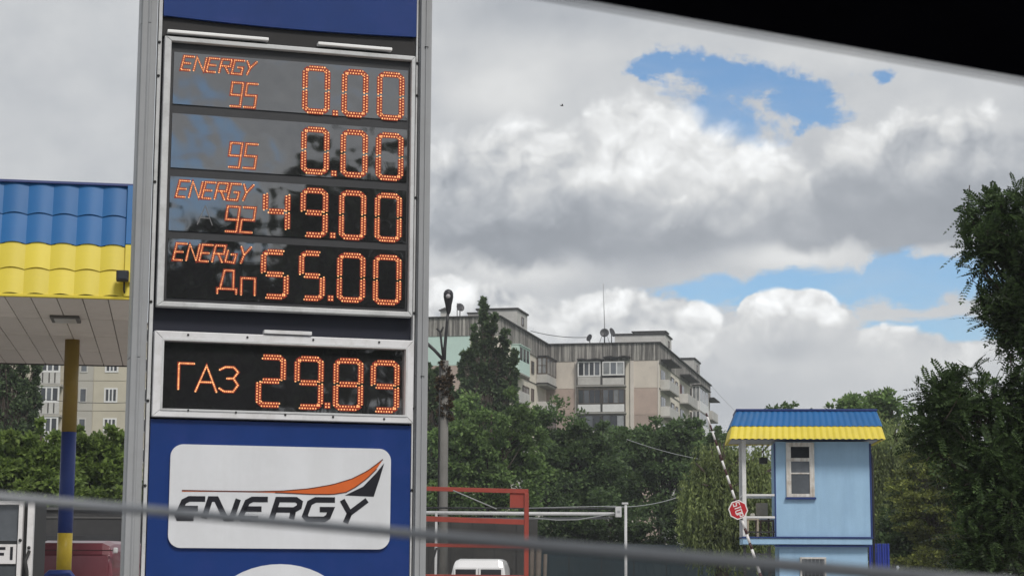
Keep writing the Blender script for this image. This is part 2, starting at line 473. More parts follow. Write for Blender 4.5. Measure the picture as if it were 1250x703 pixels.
# ------------------------------------------------------------------ price sign pylon
YS = 12.5
sp0 = at(161, 351, YS); dS = Vector((math.cos(math.radians(16.7)), math.sin(math.radians(16.7)), 0))
PS = Plane(sp0, dS)
sign = empty('price_sign', (sp0.x, sp0.y, 0), math.radians(16.7),
             'tall grey and blue fuel price pylon with red glowing digits and a white logo plate', 'price sign')
SW = PS.uz(522.5, 351)[0]                      # overall width
def S2(px, py): return PS.uz(px, py)
def Smean(pts):                                # mean of u and z over pixel points
    q = [S2(*p) for p in pts]; return sum(a for a, b in q) / len(q), sum(b for a, b in q) / len(q)
TOP = 7.6
pw = S2(181, 351)[0]                           # post face width
def post(x0, x1, sgn):
    d = .16; r = .05
    pts = [(x0 + r, -.06), (x1 - r, -.06), (x1, -.06 + r), (x1, d), (x0, d), (x0, -.06 + r)]
    m = MB()
    zj = [0.0, S2(170, 437 if sgn < 0 else 448)[1], S2(172 if sgn < 0 else 518, 30 if sgn < 0 else 60)[1], TOP]
    for a, b in zip(zj[:-1], zj[1:]): m.prism(pts, a + .002, b - .002, axis='z')
    m.prism([(a, b) if True else 0 for a, b in [(x0 + .006, -.05), (x1 - .006, -.05), (x1 - .006, d - .006), (x0 + .006, d - .006)]], 0, TOP - .01, axis='z')
    o = m.build('post', M_post, sign, .018, 3)
    return o
post(0, pw, -1); post(SW - pw * .83, SW, 1)
# inner side channels of the posts (pale strip beside a dark gasket) with screws
xi0, xi1 = pw, SW - pw * .83
ch = S2(199, 200)[0] - S2(192.5, 200)[0]
for a, b in ((xi0 + .010, xi0 + ch), (xi1 - ch * .6, xi1 - .008)):
    bx('side_channel', M_alu, sign, a, b, -.02, .05, 0, TOP, .004)
for z in (4.95, 4.72, 4.0, 3.2, 2.55, 2.0): 
    for x in (xi0 + ch * .55, xi1 - ch * .33): MB().lathe([(.008, 0), (.010, .006)], (x, -.028, z), 8, 'y').build('screw', M_steel, sign)
xl, xr = xi0 + ch + .004, xi1 - ch * .6 - .004
# back box
bx('back_casing', M_navy, sign, xl - .01, xr + .01, .035, .15, .02, TOP - .02)
# top blue panel (slightly bulged lower edge)
zt0 = S2(355, 34)[1]
m = MB(); n = 14
for i in range(n):
    a = xl + (xr - xl) * i / n; b = xl + (xr - xl) * (i + 1) / n
    f = lambda x: zt0 - .018 * math.sin(math.pi * (x - xl) / (xr - xl))
    m.prism([(a, f(a)), (b, f(b)), (b, TOP - .03), (a, TOP - .03)], -.035, .03)
m.build('top_panel', M_signblue, sign)
bx('dark_band', M_blackband, sign, xl, xr, -.008, .03, S2(352, 57)[1], zt0 + .02)
# main display frame
fx0 = Smean([(199.5, 60), (190.5, 365)])[0]; fx1 = Smean([(507, 80), (499.5, 380)])[0]
fz1 = Smean([(200, 46), (355, 59), (505, 71.5)])[1]; fz0 = Smean([(191, 374.5), (497, 388)])[1]
ix0 = Smean([(209, 60), (198, 365)])[0]; ix1 = Smean([(501, 80), (496, 378)])[0]
iz1 = Smean([(209.5, 52.5), (501.4, 76.5)])[1]; iz0 = Smean([(197.6, 369), (496.5, 381.5)])[1]
def frame(name, m_, x0, x1, z0, z1, a0, a1, b0, b1, y0, y1, parent):
    f = MB()
    f.prism([(x0, z0), (x1, z0), (a1, b0), (a0, b0)], y0, y1); f.prism([(x0, z1), (a0, b1), (a1, b1), (x1, z1)], y0, y1)
    f.prism([(x0, z0), (a0, b0), (a0, b1), (x0, z1)], y0, y1); f.prism([(x1, z0), (x1, z1), (a1, b1), (a1, b0)], y0, y1)
    return f.build(name, m_, parent, .006)
disp = frame('price_display', M_alu, fx0, fx1, fz0, fz1, ix0, ix1, iz0, iz1, -.055, .03, sign)
fr = MB().box(fx0 + .012, fx1 - .012, -.0585, -.054, 0, 0)
bx('display_mask', M_sep, disp, ix0 - .004, ix1 + .004, -.012, .032, iz0 - .004, iz1 + .004)
# tinted reflective row panels
M_disp = mat('tinted_display_glass', (.020, .020, .022), .04, 0, .2, 2.0, ior=2.9)
t_ = M_disp.node_tree; p_ = t_.nodes['Principled BSDF']
nz = t_.nodes.new('ShaderNodeTexNoise'); nz.inputs['Scale'].default_value = 2.6; nz.inputs['Detail'].default_value = 2
tcx = t_.nodes.new('ShaderNodeTexCoord'); t_.links.new(tcx.outputs['Object'], nz.inputs['Vector'])
bmp = t_.nodes.new('ShaderNodeBump'); bmp.inputs['Strength'].default_value = .35; bmp.inputs['Distance'].default_value = .02
t_.links.new(nz.outputs[0], bmp.inputs['Height']); t_.links.new(bmp.outputs[0], p_.inputs['Normal'])
rows = [((211, 66), (498, 86), (211, 128.5), (496, 147.5)), ((210, 139.5), (497, 159), (203, 204.5), (495, 223.5)),
        ((207, 215.5), (496, 234), (203, 281), (495, 298)), ((203, 291), (495, 307), (200, 363), (495, 377))]
for r in rows:
    za = Smean(r[:2])[1]; zb = Smean(r[2:])[1]
    bx('display_panel', M_disp, disp, ix0 + .022, ix1 - .018, -.020, -.004, zb, za)
# two white tube covers over the frame, a clip between
for a, b in (((203, 42.5), (326, 52)), ((386, 57), (476, 64.5))):
    u0, za = S2(*a); u1, zb = S2(*b); zc = (za + zb) / 2 + .004
    bx('tube_cover', M_tube, sign, u0, u1, -.075, -.02, zc - .010, zc + .012, .005)
# gas display
gx0 = Smean([(187.2, 404), (184.3, 508)])[0]; gx1 = Smean([(503, 417), (500.6, 518)])[0]
gz1 = Smean([(187, 404), (503, 417.5)])[1]; gz0 = Smean([(184.3, 508), (500.6, 518.5)])[1]
hx0 = Smean([(199.5, 416), (196, 498)])[0]; hx1 = Smean([(493, 428), (491, 508)])[0]
hz1 = Smean([(199.5, 416), (493, 428)])[1]; hz0 = Smean([(196, 498.5), (491, 508)])[1]
gas = frame('gas_display', M_whiteframe, gx0, gx1, gz0, gz1, hx0, hx1, hz0, hz1, -.07, .03, sign)
bx('display_panel', M_disp, gas, hx0 - .003, hx1 + .003, -.02, .032, hz0 - .003, hz1 + .003)
f2 = MB(); k_ = .012      # inner bead of the frame
for (a0, a1, b0, b1) in ((hx0 - k_, hx1 + k_, hz1, hz1 + k_), (hx0 - k_, hx1 + k_, hz0 - k_, hz0)): f2.box(a0, a1, -.076, -.068, b0, b1)
for (a0, a1) in ((hx0 - k_, hx0), (hx1, hx1 + k_)): f2.box(a0, a1, -.0755, -.068, hz0, hz1)
f2.build('frame_bead', M_alu, gas)
for px, py in ((228, 501.5), (286, 504), (346, 507), (404, 509.5), (466, 512), (228, 410), (300, 413), (380, 416), (460, 419)):
    u, z = S2(px, py); MB().lathe([(.006, 0), (.008, .006)], (u, -.078, z), 8, 'y').build('frame_screw', M_steel, gas)
u0, z0 = S2(320, 409.5); u1, z1 = S2(378, 405.5)
lt = MB().box(u0, u1, -.085, -.02, (z0 + z1) / 2 - .012, (z0 + z1) / 2 + .012); lt.build('latch_plate', M_whiteframe, gas, .003)
# lower blue panel with logo plate and round emblem
bx('lower_panel', M_signblue, sign, xl, xr, -.03, .03, .12, gz0 - .012, .006)
bx('plinth', M_conc, sign, -.12, SW + .12, -.22, .32, 0, .10, .02)
def rrect(x0, x1, z0, z1, r, n=6):
    pts = []
    for cx, cz, a in ((x1 - r, z1 - r, 0), (x0 + r, z1 - r, 90), (x0 + r, z0 + r, 180), (x1 - r, z0 + r, 270)):
        for i in range(n + 1):
            t = math.radians(a + 90 * i / n); pts.append((cx + r * math.cos(t), cz + r * math.sin(t)))
    return pts
lx0 = Smean([(207.5, 560), (203.5, 650)])[0]; lx1 = Smean([(475.5, 560), (473.5, 650)])[0]
lz1 = Smean([(215, 542), (470, 548.5)])[1]; lz0 = Smean([(212, 668), (465, 670.5)])[1]
plate = MB().prism(rrect(lx0, lx1, lz0, lz1, .082, 8), -.052, -.024).build('logo_plate', M_plate, sign)
yp0, yp1 = -.0545, -.051
# swoosh in pixel space of the plate crop (4.31x, offset 200,540)
def PL(x, y): return S2(200 + x / 4.3103, 540 + y / 4.3103)
up = [(90, 252), (300, 256), (480, 258), (620, 255), (760, 243), (880, 222), (980, 192), (1060, 152), (1115, 112), (1143, 90)]
dn = [(1110, 140), (1060, 190), (1000, 235), (950, 262), (880, 273), (760, 272), (620, 265), (480, 262), (300, 259), (90, 258)]
sw = MB()
dnr = dn[::-1]
def interp(pl, t):
    t *= len(pl) - 1; i = min(int(t), len(pl) - 2); f = t - i
    return (pl[i][0] + (pl[i + 1][0] - pl[i][0]) * f, pl[i][1] + (pl[i + 1][1] - pl[i][1]) * f)
dnr = dnr + [(1143, 90)]
N = 36
for i in range(N):
    q = [interp(up, i / N), interp(up, (i + 1) / N), interp(dnr, (i + 1) / N), interp(dnr, i / N)]
    sw.prism([PL(*p) for p in q], yp0, yp1)
sw.build('orange_swoosh', M_orange, plate)
# outline of the swoosh in dark red-brown, proud of it
so = MB(); stroke(so, [PL(*interp(up, i / 30)) for i in range(31)], .006, yp0 - .001, yp1 - .0005)
stroke(so, [PL(*interp(dn, i / 30)) for i in range(22)], .006, yp0 - .001, yp1 - .0005)
so.build('swoosh_outline', mat('dark_red_print', (.10, .025, .015), .4, 0, .1, 4), plate)
fin = MB()
fin_o = [(1150, 110), (1125, 195), (1095, 285)]; fin_i = [(1105, 165), (1040, 232), (945, 278)]
for i in range(12):
    q = [interp(fin_o, i / 12), interp(fin_o, (i + 1) / 12), interp(fin_i, (i + 1) / 12), interp(fin_i, i / 12)]
    fin.prism([PL(*p) for p in q], yp0, yp1)
fin.build('dark_fin', M_black, plate)
# logo letters: (bottom-left x, bottom-right x, top-left x, top-right x) in crop pixels at bottom y / top y
LG = {
    'E': [[(1, 1), (.28, 1), (.08, .86), (.0, .14), (.10, 0), (.86, 0)], [(.05, .5), (.86, .5)]],
    'N': [[(0, 0), (0, 1), (.22, 1), (.78, 0), (1, 0), (1, 1)]],
    'R': [[(0, 0), (.0, 1), (.80, 1), (1, .86), (1, .62), (.82, .47), (.05, .47)], [(.72, .47), (.80, .3), (.80, 0)]],
    'G': [[(1, 1), (.22, 1), (.02, .84), (0, .16), (.16, 0), (.84, 0), (.96, .12), (.98, .5), (.52, .5)]],
    'Y': [[(0, 1), (.46, .42), (1, 1)], [(.46, .45), (.40, 0)]],
}
def logo_letter(ch, bl, br, tl, tr, yb, yt):
    wpx = 17.0 / 4.31 / (F / YS) * 1.0
    lm = MB(); w = 29.0 / 4.3103 * YS / F
    for path in LG[ch]:
        pts = []
        for a, b in path:
            xb = bl + (br - bl) * a; xt = tl + (tr - tl) * a
            pts.append(PL(xb + (xt - xb) * b, yb + (yt - yb) * b + (.008 * (xb - 60))))
        stroke(lm, pts, w, yp0, yp1)
    lm.build('letter', M_black, plate)
YB, YT = 397, 296
logo_letter('E', 62, 165, 95, 212, YB, YT)
logo_letter('N', 205, 350, 238, 385, YB, YT)
logo_letter('E', 395, 505, 428, 540, YB, YT)
logo_letter('R', 560, 690, 592, 712, YB, YT)
logo_letter('G', 728, 856, 762, 892, YB, YT)
logo_letter('Y', 905, 1010, 930, 1060, YB + 18, YT)
# emblem disc
uc = S2(339.5, 760)[0]; zc_t = S2(339.5, 688)[1]; ru = 92 * YS / F * 1.02; rz = ru * .80
el_ = [(uc + ru * math.cos(t), zc_t - rz + rz * math.sin(t)) for t in [2 * math.pi * i / 48 for i in range(48)]]
MB().prism(el_, -.046, -.024).build('emblem_disc', M_plate, sign)
# ---- LEDs
M_led = emit_mat('led_core', (1.0, .47, .19), 1.1)
_t = M_led.node_tree; _g = _t.nodes.new('ShaderNodeNewGeometry'); _r = _t.nodes.new('ShaderNodeMapRange')
_r.inputs[3].default_value = .75; _r.inputs[4].default_value = 1.6; _t.links.new(_g.outputs['Random Per Island'], _r.inputs[0])
_t.links.new(_r.outputs[0], _t.nodes['Principled BSDF'].inputs['Emission Strength'])      # uneven diodes
M_glow = emit_mat('led_halo_glow', (.32, .026, .006), .5)  # glowing backing strip added to imitate the red halo around the diodes
PXS = YS / F
def led(mb, x, z, y=-.0255, r=.0052):
    n = 6
    vs = [(x + r * math.cos(2 * math.pi * i / n), y + .004, z + r * math.sin(2 * math.pi * i / n)) for i in range(n)] + [(x, y - .003, z)]
    mb.add(vs, [(i, (i + 1) % n, n) for i in range(n)], 0)
def led_path(mb, pts, step, r):
    """leds at even spacing along a polyline"""
    P = [Vector(p) for p in pts]
    segs = [(P[i + 1] - P[i]).length for i in range(len(P) - 1)]; tot = sum(segs)
    n = max(1, round(tot / step))
    for k in range(n + 1):
        s = tot * k / n; i = 0
        while i < len(segs) - 1 and s > segs[i]: s -= segs[i]; i += 1
        q = P[i] + (P[i + 1] - P[i]) * (min(1, s / segs[i]) if segs[i] > 0 else 0)
        led(mb, q.x, q.y, r=r)
def glyph_box(x0, y0, x1, y1):
    cx = (x0 + x1) / 2
    sl = (729 - (y0 + y1) / 2) * 1.233e-4 * (x1 - x0) / 2
    ul = S2(x0, (y0 + y1) / 2)[0]; ur = S2(x1, (y0 + y1) / 2)[0]
    return ul, ur, S2(cx, y1 - sl)[1], S2(cx, y0 + sl)[1]
SEG = {'0': 'abcdef', '2': 'abged', '4': 'fgbc', '5': 'afgcd', '8': 'abcdefg', '9': 'abcdfg'}
def digit(parent, ch, x0, y0, x1, y1, double=True):
    a, b, c, d = glyph_box(x0, y0, x1, y1)
    t = 6.6 * PXS; a += t * .5; b -= t * .5; c += t * .5; d -= t * .5
    mid = (c + d) / 2; g = 2.2 * PXS; k = 5.0 * PXS
    P = {'a': ((a + k, d), (b - k, d)), 'd': ((a + k, c), (b - k, c)), 'g': ((a + k, mid), (b - k, mid)),
         'f': ((a, mid + g), (a, d - k * .8)), 'e': ((a, c + k * .8), (a, mid - g)), 'b': ((b, mid + g), (b, d - k * .8)), 'c': ((b, c + k * .8), (b, mid - g))}
    m = MB(); gl = MB(); h = 1.85 * PXS
    for s in SEG[ch]:
        (xa, za), (xb, zb) = P[s]
        for o in (-h, h):
            off = (0, o) if s in 'adg' else (o, 0)
            sh = .88 * PXS * (1 if o > 0 else -1)
            sx, sz = (sh, 0) if s in 'adg' else (0, sh)
            led_path(m, [(xa + off[0] + sx, za + off[1] + sz), (xb + off[0] + sx, zb + off[1] + sz)], 3.45 * PXS, .0060)
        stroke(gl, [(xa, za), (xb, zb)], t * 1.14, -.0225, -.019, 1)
        if s in 'bcef':      # chamfer leds at the outer corners
            pass
    segs = SEG[ch]
    for v, hz, sx_, zc_ in (('f', 'a', a, d), ('b', 'a', b, d), ('e', 'd', a, c), ('c', 'd', b, c)):
        if v in segs and hz in segs:
            ix = 1 if sx_ == a else -1; iz = 1 if zc_ == c else -1
            led(m, sx_ + ix * k * .35, zc_ + iz * k * .35, r=.0056); led(m, sx_ + ix * k * .75, zc_ + iz * k * .75, r=.0056)
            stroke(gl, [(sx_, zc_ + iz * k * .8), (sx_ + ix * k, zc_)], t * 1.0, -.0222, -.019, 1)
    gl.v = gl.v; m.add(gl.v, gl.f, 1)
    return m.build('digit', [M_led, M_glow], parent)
def point(parent, px, py):
    u, z = S2(px, py); m = MB(); h = 1.9 * PXS
    for dx_ in (-h, h):
        for dz_ in (-h, h): led(m, u + dx_, z + dz_, r=.0062)
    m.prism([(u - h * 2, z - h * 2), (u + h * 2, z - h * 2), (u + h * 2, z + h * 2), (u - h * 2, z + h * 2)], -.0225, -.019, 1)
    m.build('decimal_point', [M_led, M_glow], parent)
GL = {
    'E': [[(1, 1), (0, 1), (0, 0), (.9, 0)], [(0, .5), (.8, .5)]], 'N': [[(0, 0), (0, 1), (1, 0), (1, 1)]],
    'R': [[(0, 0), (0, 1), (1, 1), (1, .5), (0, .5)], [(.45, .5), (1, 0)]],
    'G': [[(1, 1), (0, 1), (0, 0), (1, 0), (1, .48), (.5, .48)]], 'b': [[(.05, .72), (.0, .05), (.9, 0), (.95, .5), (.45, .5)]],
    'Y': [[(0, 1), (.45, .5), (1, 1)], [(.45, .5), (.3, 0)]],
    '9': [[(1, .48), (0, .48), (0, 1), (1, 1), (1, 0), (.1, 0)]], '5': [[(1, 1), (0, 1), (0, .5), (1, .5), (1, 0), (0, 0)]],
    '2': [[(0, 1), (1, 1), (1, .5), (0, .5), (0, 0), (1, 0)]],
    'Д': [[(0, -.06), (0, .16), (1, .16), (1, -.06)], [(.14, .16), (.36, 1), (.84, 1), (.84, .16)]],
    'п': [[(0, 0), (0, .72), (1, .72), (1, 0)]],
    'Г': [[(0, 0), (0, 1), (1, 1)]], 'А': [[(0, 0), (.5, 1), (1, 0)], [(.2, .36), (.8, .36)]],
    'З': [[(0, .88), (.3, 1), (.75, 1), (1, .8), (.75, .54), (.4, .53)], [(.75, .54), (1, .27), (.75, 0), (.25, 0), (0, .12)]],
}
def word(parent, txt, x0, y0, x1, y1, shear=0.0, gap=.3, drop=0.0, step=2.5, r=.0050, wid=None):
    a, b, c, d = glyph_box(x0, y0, x1, y1)
    n = len(txt); h = d - c; sh = shear * h
    w = (b - a - sh) / (n + (n - 1) * gap)
    for i, ch in enumerate(txt):
        m = MB(); gl = MB(); xo = a + i * w * (1 + gap)
        for path in GL[ch]:
            pts = [(xo + q[0] * w + sh * q[1], c + q[1] * h) for q in path]
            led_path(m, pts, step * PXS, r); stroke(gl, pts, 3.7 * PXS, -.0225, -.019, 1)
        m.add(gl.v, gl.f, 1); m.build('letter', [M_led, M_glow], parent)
# row 1
word(disp, 'ENERGY', 220.5, 69.5, 313, 93.5, .22); word(disp, '95', 279.5, 101.5, 314, 133, .12, .35)
for q in (('0', 368.5, 80.5, 402, 141.5), ('0', 416.5, 85, 448.5, 145.5), ('0', 459.5, 88, 492.5, 149)): digit(disp, *q)
point(disp, 408.5, 139)
word(disp, '95', 277.5, 175, 314, 207, .12, .35)
for q in (('0', 367, 155, 401, 215), ('0', 415, 158.5, 448, 218.5), ('0', 458, 162, 491.5, 222.5)): digit(disp, *q)
point(disp, 406.8, 212.5)
word(disp, 'ENERGY', 214.5, 221, 309, 246.5, .22); word(disp, '92', 273.5, 252.5, 311, 285, .12, .3)
for q in (('4', 320, 231, 353.5, 287), ('9', 366, 229.5, 399.5, 291.5), ('0', 413, 232.5, 446, 294.5), ('0', 456.5, 235.5, 489.5, 297)): digit(disp, *q)
point(disp, 405.5, 288)
a_, b_, c_, d_ = glyph_box(240.5, 251.5, 259, 276); gm = MB()
for pth in GL['А']: stroke(gm, [(a_ + q[0] * (b_ - a_), c_ + q[1] * (d_ - c_)) for q in pth], 1.3 * PXS, -.0222, -.019)
gm.build('unlit_letter', mat('unlit_diode', (.16, .16, .165), .5, 0, .1, 5), disp)
word(disp, 'ENERbY', 211, 297.5, 306, 322.5, .2); word(disp, 'Д', 265, 330, 288, 358, .0); word(disp, 'п', 294, 332, 310.5, 361, 0)
for q in (('5', 317.5, 304.5, 352, 366.5), ('5', 364, 306, 396, 368.5), ('0', 410.5, 308.5, 445, 370.5), ('0', 454.5, 311, 489, 373.5)): digit(disp, *q)
point(disp, 402.8, 364.5)
word(gas, 'Г', 217.5, 443.5, 236, 475.5, .0, r=.0066, step=2.5); word(gas, 'А', 238.5, 446, 264, 478.5, 0, r=.0066, step=2.5); word(gas, 'З', 267.5, 448, 290, 478.5, 0, r=.0066, step=2.5)
for q in (('2', 312, 432.5, 348, 498), ('9', 358.5, 434.5, 394, 500.5), ('8', 406, 437, 442.5, 502), ('9', 451.5, 439.5, 486.5, 504.5)): digit(gas, *q)
point(gas, 398.8, 495)

# ------------------------------------------------------------------ station canopy
YC = 23.5; aC = math.radians(10)
cp0 = at(163.5, 359, YC); dC = (math.cos(aC), math.sin(aC), 0); PC = Plane(cp0, dC)
canopy = empty('station_canopy', (cp0.x, cp0.y, 0), aC, 'petrol station canopy with blue and yellow tiled fascia and grey soffit', 'canopy')
zb = PC.uz(80, 359)[1]; zy = PC.uz(80, 295)[1]; ztop = PC.uz(80, 220.5)[1]
LEN = 15.0; DEP = 8.2
# fascia geometry: leans back towards the top
LEAN = .20
def tile_mesh(name, w, h, m_):
    mb = MB(); nx, nz = 10, 3; vs = []
    for j in range(nz + 1):
        for i in range(nx + 1):
            x = w * i / nx; ph = 2 * math.pi * i / nx
            wave = .5 - .5 * math.cos(ph); wave = wave ** .5
            z = h * j / nz - (0.028 * (1 - wave) if j == 0 else 0)
            y = -.010 - .020 * wave - .020 * (1 - j / nz) + LEAN * (h * j / nz)
            vs.append((x, y, z))
    fs = [(j * (nx + 1) + i, j * (nx + 1) + i + 1, (j + 1) * (nx + 1) + i + 1, (j + 1) * (nx + 1) + i) for j in range(nz) for i in range(nx)]
    lo = len(vs)
    lip = [vs[i] for i in range(nx + 1)] + [(vs[i][0], vs[i][1] + .05, vs[i][2] + .004) for i in range(nx + 1)]
    mb.add(vs, fs, 0, True); mb.add(lip, [(i, nx + 1 + i, nx + 2 + i, i + 1) for i in range(nx)], 0); me = mb.mesh(name, m_); return me
tw = .302; rows_z = []
hb = (ztop - zy) / 2; hy = (zy - zb) / 2
tb = tile_mesh('blue_tile', tw, hb, M_canblue); ty = tile_mesh('yellow_tile', tw, hy, M_canyel)
ntile = int((LEN - .12) / tw)
for r in range(4):
    z = zb + hy * r if r < 2 else zy + hb * (r - 2)
    for i in range(ntile):
        x = -.12 - tw * (i + 1) - (0.0)
        inst('yellow_tile' if r < 2 else 'blue_tile', ty if r < 2 else tb, canopy, (x, LEAN * (z - zb), z))
def slab(name, m_, x0, x1, z0, z1, y0, y1):
    return MB().prism([(y0 + LEAN * (z0 - zb), z0), (y1 + LEAN * (z0 - zb), z0), (y1 + LEAN * (z1 - zb), z1), (y0 + LEAN * (z1 - zb), z1)], x0, x1, 0, 'x').build(name, m_, canopy, .006)
slab('end_trim', M_canyel, -.125, 0, zb - .015, zy - .004, -.07, .02)
slab('end_trim', M_canblue, -.125, 0, zy + .004, ztop + .01, -.07, .02)
slab('ridge_cap', mat('dark_blue_cap', (.012, .03, .15), .4, 0, .1, 2), -LEN, 0.004, ztop + .0, ztop + .035, -.06, .05)
slab('joint_strip', M_navy, -LEN, -.13, zy - .03, zy + .012, -.022, .02)
bx('bottom_trim', M_canyel, canopy, -LEN, 0, -.055, .015, zb - .05, zb - .016, .004)
MB().prism([(.03, zb - .012), (DEP, zb - .012), (DEP, ztop - .2), (.03 + LEAN * (ztop - zb), ztop - .05)], -LEN, -.005, 0, 'x').build('roof_body', mat('roof_sheet_grey', (.3, .3, .31), .5, .2, .1, 1.0), canopy)
# soffit panels with open joints
dp = (DEP - .1) / 4; wp = .31
sm_ = MB().box(.006, wp - .007, .012, dp - .012, 0, .03).mesh('soffit_panel', M_soffit)
for i in range(int(LEN / wp)):
    for j in range(4): inst('soffit_panel', sm_, canopy, (-wp * (i + 1), .05 + dp * j, zb - .048))
bx('rear_trim', M_joint, canopy, -LEN, 0, DEP - .05, DEP + .03, zb - .06, zb + .15)
# recessed luminaire: frame and lamp, slightly dropped
rq = ray(80, 390); lpt = at(80, 390, (zb - .07 - EYE.z) / (rq.z / rq.y)); Rm = Matrix.Rotation(-aC, 3, 'Z')
q = Rm @ (lpt - Vector((cp0.x, cp0.y, 0)))
lm = MB(); lm.box(q.x - .19, q.x + .19, q.y - .28, q.y + .28, zb - .085, zb - .049)
lum = lm.build('light_fixture', mat('fixture_frame', (.10, .095, .09), .5, 0, .1, 4), canopy, .01)
bx('lens', mat('fixture_lens', (.5, .49, .47), .3, 0, .05, 4), lum, q.x - .14, q.x + .14, q.y - .22, q.y + .22, zb - .095, zb - .083, .01)
# flood lamp on the right end of the fascia
fu, fz = PC.uz(150, 339.5)
fl = bx('flood_lamp', mat('lamp_black', (.02, .017, .018), .5, 0, .1, 4), canopy, fu - .075, fu + .075, -.24, -.10, fz - .065, fz + .065, .012)
bx('lamp_glass', M_glassd, fl, fu - .055, fu + .055, -.247, -.238, fz - .045, fz + .045, .004)
bx('mount', M_canyel, fl, fu - .02, fu + .105, -.10, -.03, fz - .06, fz + .07, .004)
MB().tube([(fu + .02, -.09, fz - .06), (fu + .02, -.085, fz - .16), (fu + .03, -.05, fz - .2)], .012, 6).build('cable', M_cable, fl)
# column: colour bands, ochre at the top
rr_ = ray(88.5, 415); cy = (zb - .05 - EYE.z) / (rr_.z / rr_.y)      # depth at which the soffit meets the pole top
ctop = at(88.5, 415, cy)
ql = Rm @ (ctop - Vector((cp0.x, cp0.y, 0)))
PCol = Plane(ctop, (1, 0, 0))
zc1 = PCol.uz(84.5, 527)[1]; zc2 = PCol.uz(79.5, 650)[1]; zc3 = PCol.uz(78.5, 697)[1]
rc = 9.0 / ppm(ctop.y)
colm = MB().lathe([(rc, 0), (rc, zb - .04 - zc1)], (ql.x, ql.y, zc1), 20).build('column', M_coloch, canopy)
MB().lathe([(rc + .001, 0), (rc + .001, zc1 - zc2 - .003)], (ql.x, ql.y, zc2), 20).build('blue_band', M_colblu, colm)
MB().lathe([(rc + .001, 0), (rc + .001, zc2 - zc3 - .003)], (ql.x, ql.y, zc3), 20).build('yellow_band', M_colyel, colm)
MB().lathe([(rc + .012, 0), (rc + .012, zc3 - .003)], (ql.x, ql.y, 0), 20).build('blue_foot', M_colblu, colm)
gd = MB(); a_ = PCol.uz(50, 697)[0]
tx = ql.x + a_ + .05; gd.tube([(tx, ql.y - .35, .0), (tx, ql.y - .35, zc3 - .1), (tx + .1, ql.y - .35, zc3 - .02), (ql.x + .1, ql.y - .35, zc3 - .02), (ql.x + .17, ql.y - .35, zc3 - .1), (ql.x + .17, ql.y - .35, 0)], .045, 10)
o = gd.build('guard_rail', M_colblu, None); o.location = (cp0.x, cp0.y, 0); o.rotation_euler = (0, 0, aC)
tag(o, 'dark blue bent steel guard rail at the foot of the striped column', 'guard rail')

# ------------------------------------------------------------------ fuel dispenser at the left edge
YD = 24.5
d0 = at(0, 640, YD); PD = Plane(d0, (1, 0, 0))
X = lambda px, py=650: PD.uz(px, py)[0]
Zd = lambda py, px=20: PD.uz(px, py)[1]
dis = empty('fuel_dispenser', (d0.x, d0.y, 0), 0, 'white framed glass fuel dispenser cabinet with a lettered plate at the left edge', 'dispenser')
M_dw = mat('dispenser_white', (.74, .73, .74), .35, 0, .05, 4, dirt=((.4, .38, .36), .4, 5))
topz = Zd(611)
xa, xb, xc, xd = X(-70), X(22.5), X(28), X(33.5)
bx('cabinet', mat('dispenser_grey', (.07, .072, .078), .3, 0, .1, 2), dis, xa, xb - .004, .06, .7, .12, topz - .02)
bx('upper_glass', M_glassm, dis, xa + .03, xb - .02, .03, .055, Zd(660), topz - .05, .004)
pl = bx('name_plate', M_dw, dis, xa + .03, xb - .02, .0, .05, Zd(688), Zd(664), .006)
bx('lower_glass', M_glassm, dis, xa + .03, xb - .02, .03, .055, .3, Zd(690), .004)
lt = MB(); zt_, zb_ = Zd(669), Zd(681)
stroke(lt, [(X(7.5), zt_), (X(-2), zt_)], .035, -.004, .001); stroke(lt, [(X(6), (zt_ + zb_) / 2 - .01), (X(-2), (zt_ + zb_) / 2 - .01)], .035, -.004, .001)
stroke(lt, [(X(-2), zt_ + .018), (X(-2), zb_ - .02)], .035, -.004, .001); stroke(lt, [(X(15), zt_ + .02), (X(15), zb_ - .02)], .035, -.004, .001)
lt.build('plate_letters', M_black, pl)
bx('frame_post', M_dw, dis, xb, xc, -.04, .04, .1, topz, .01)
bx('frame_post', M_dw, dis, xd, X(41), -.04, .04, .1, topz, .01)
bx('gap_panel', M_steel, dis, xc + .003, X(40), .041, .68, .1, topz - .03)
bx('frame_rail', M_dw, dis, xa, xb, -.03, .05, topz - .05, topz, .008)
for px, py in ((26, 659), (37, 668)):
    MB().lathe([(.018, 0), (.022, .02)], (X(px), -.062, Zd(py)), 10, 'y').build('lock', M_steel, dis)
hs = MB().tube([(X(38), -.06, Zd(672)), (X(35), -.12, Zd(684)), (X(38), -.14, Zd(696)), (X(40), -.1, .9), (X(36), -.06, .7)], .022, 8)
hs.build('hose', M_cable, dis)
bx('plinth', M_conc, dis, xa - .1, X(42) + .1, -.2, .85, 0, .12, .02)
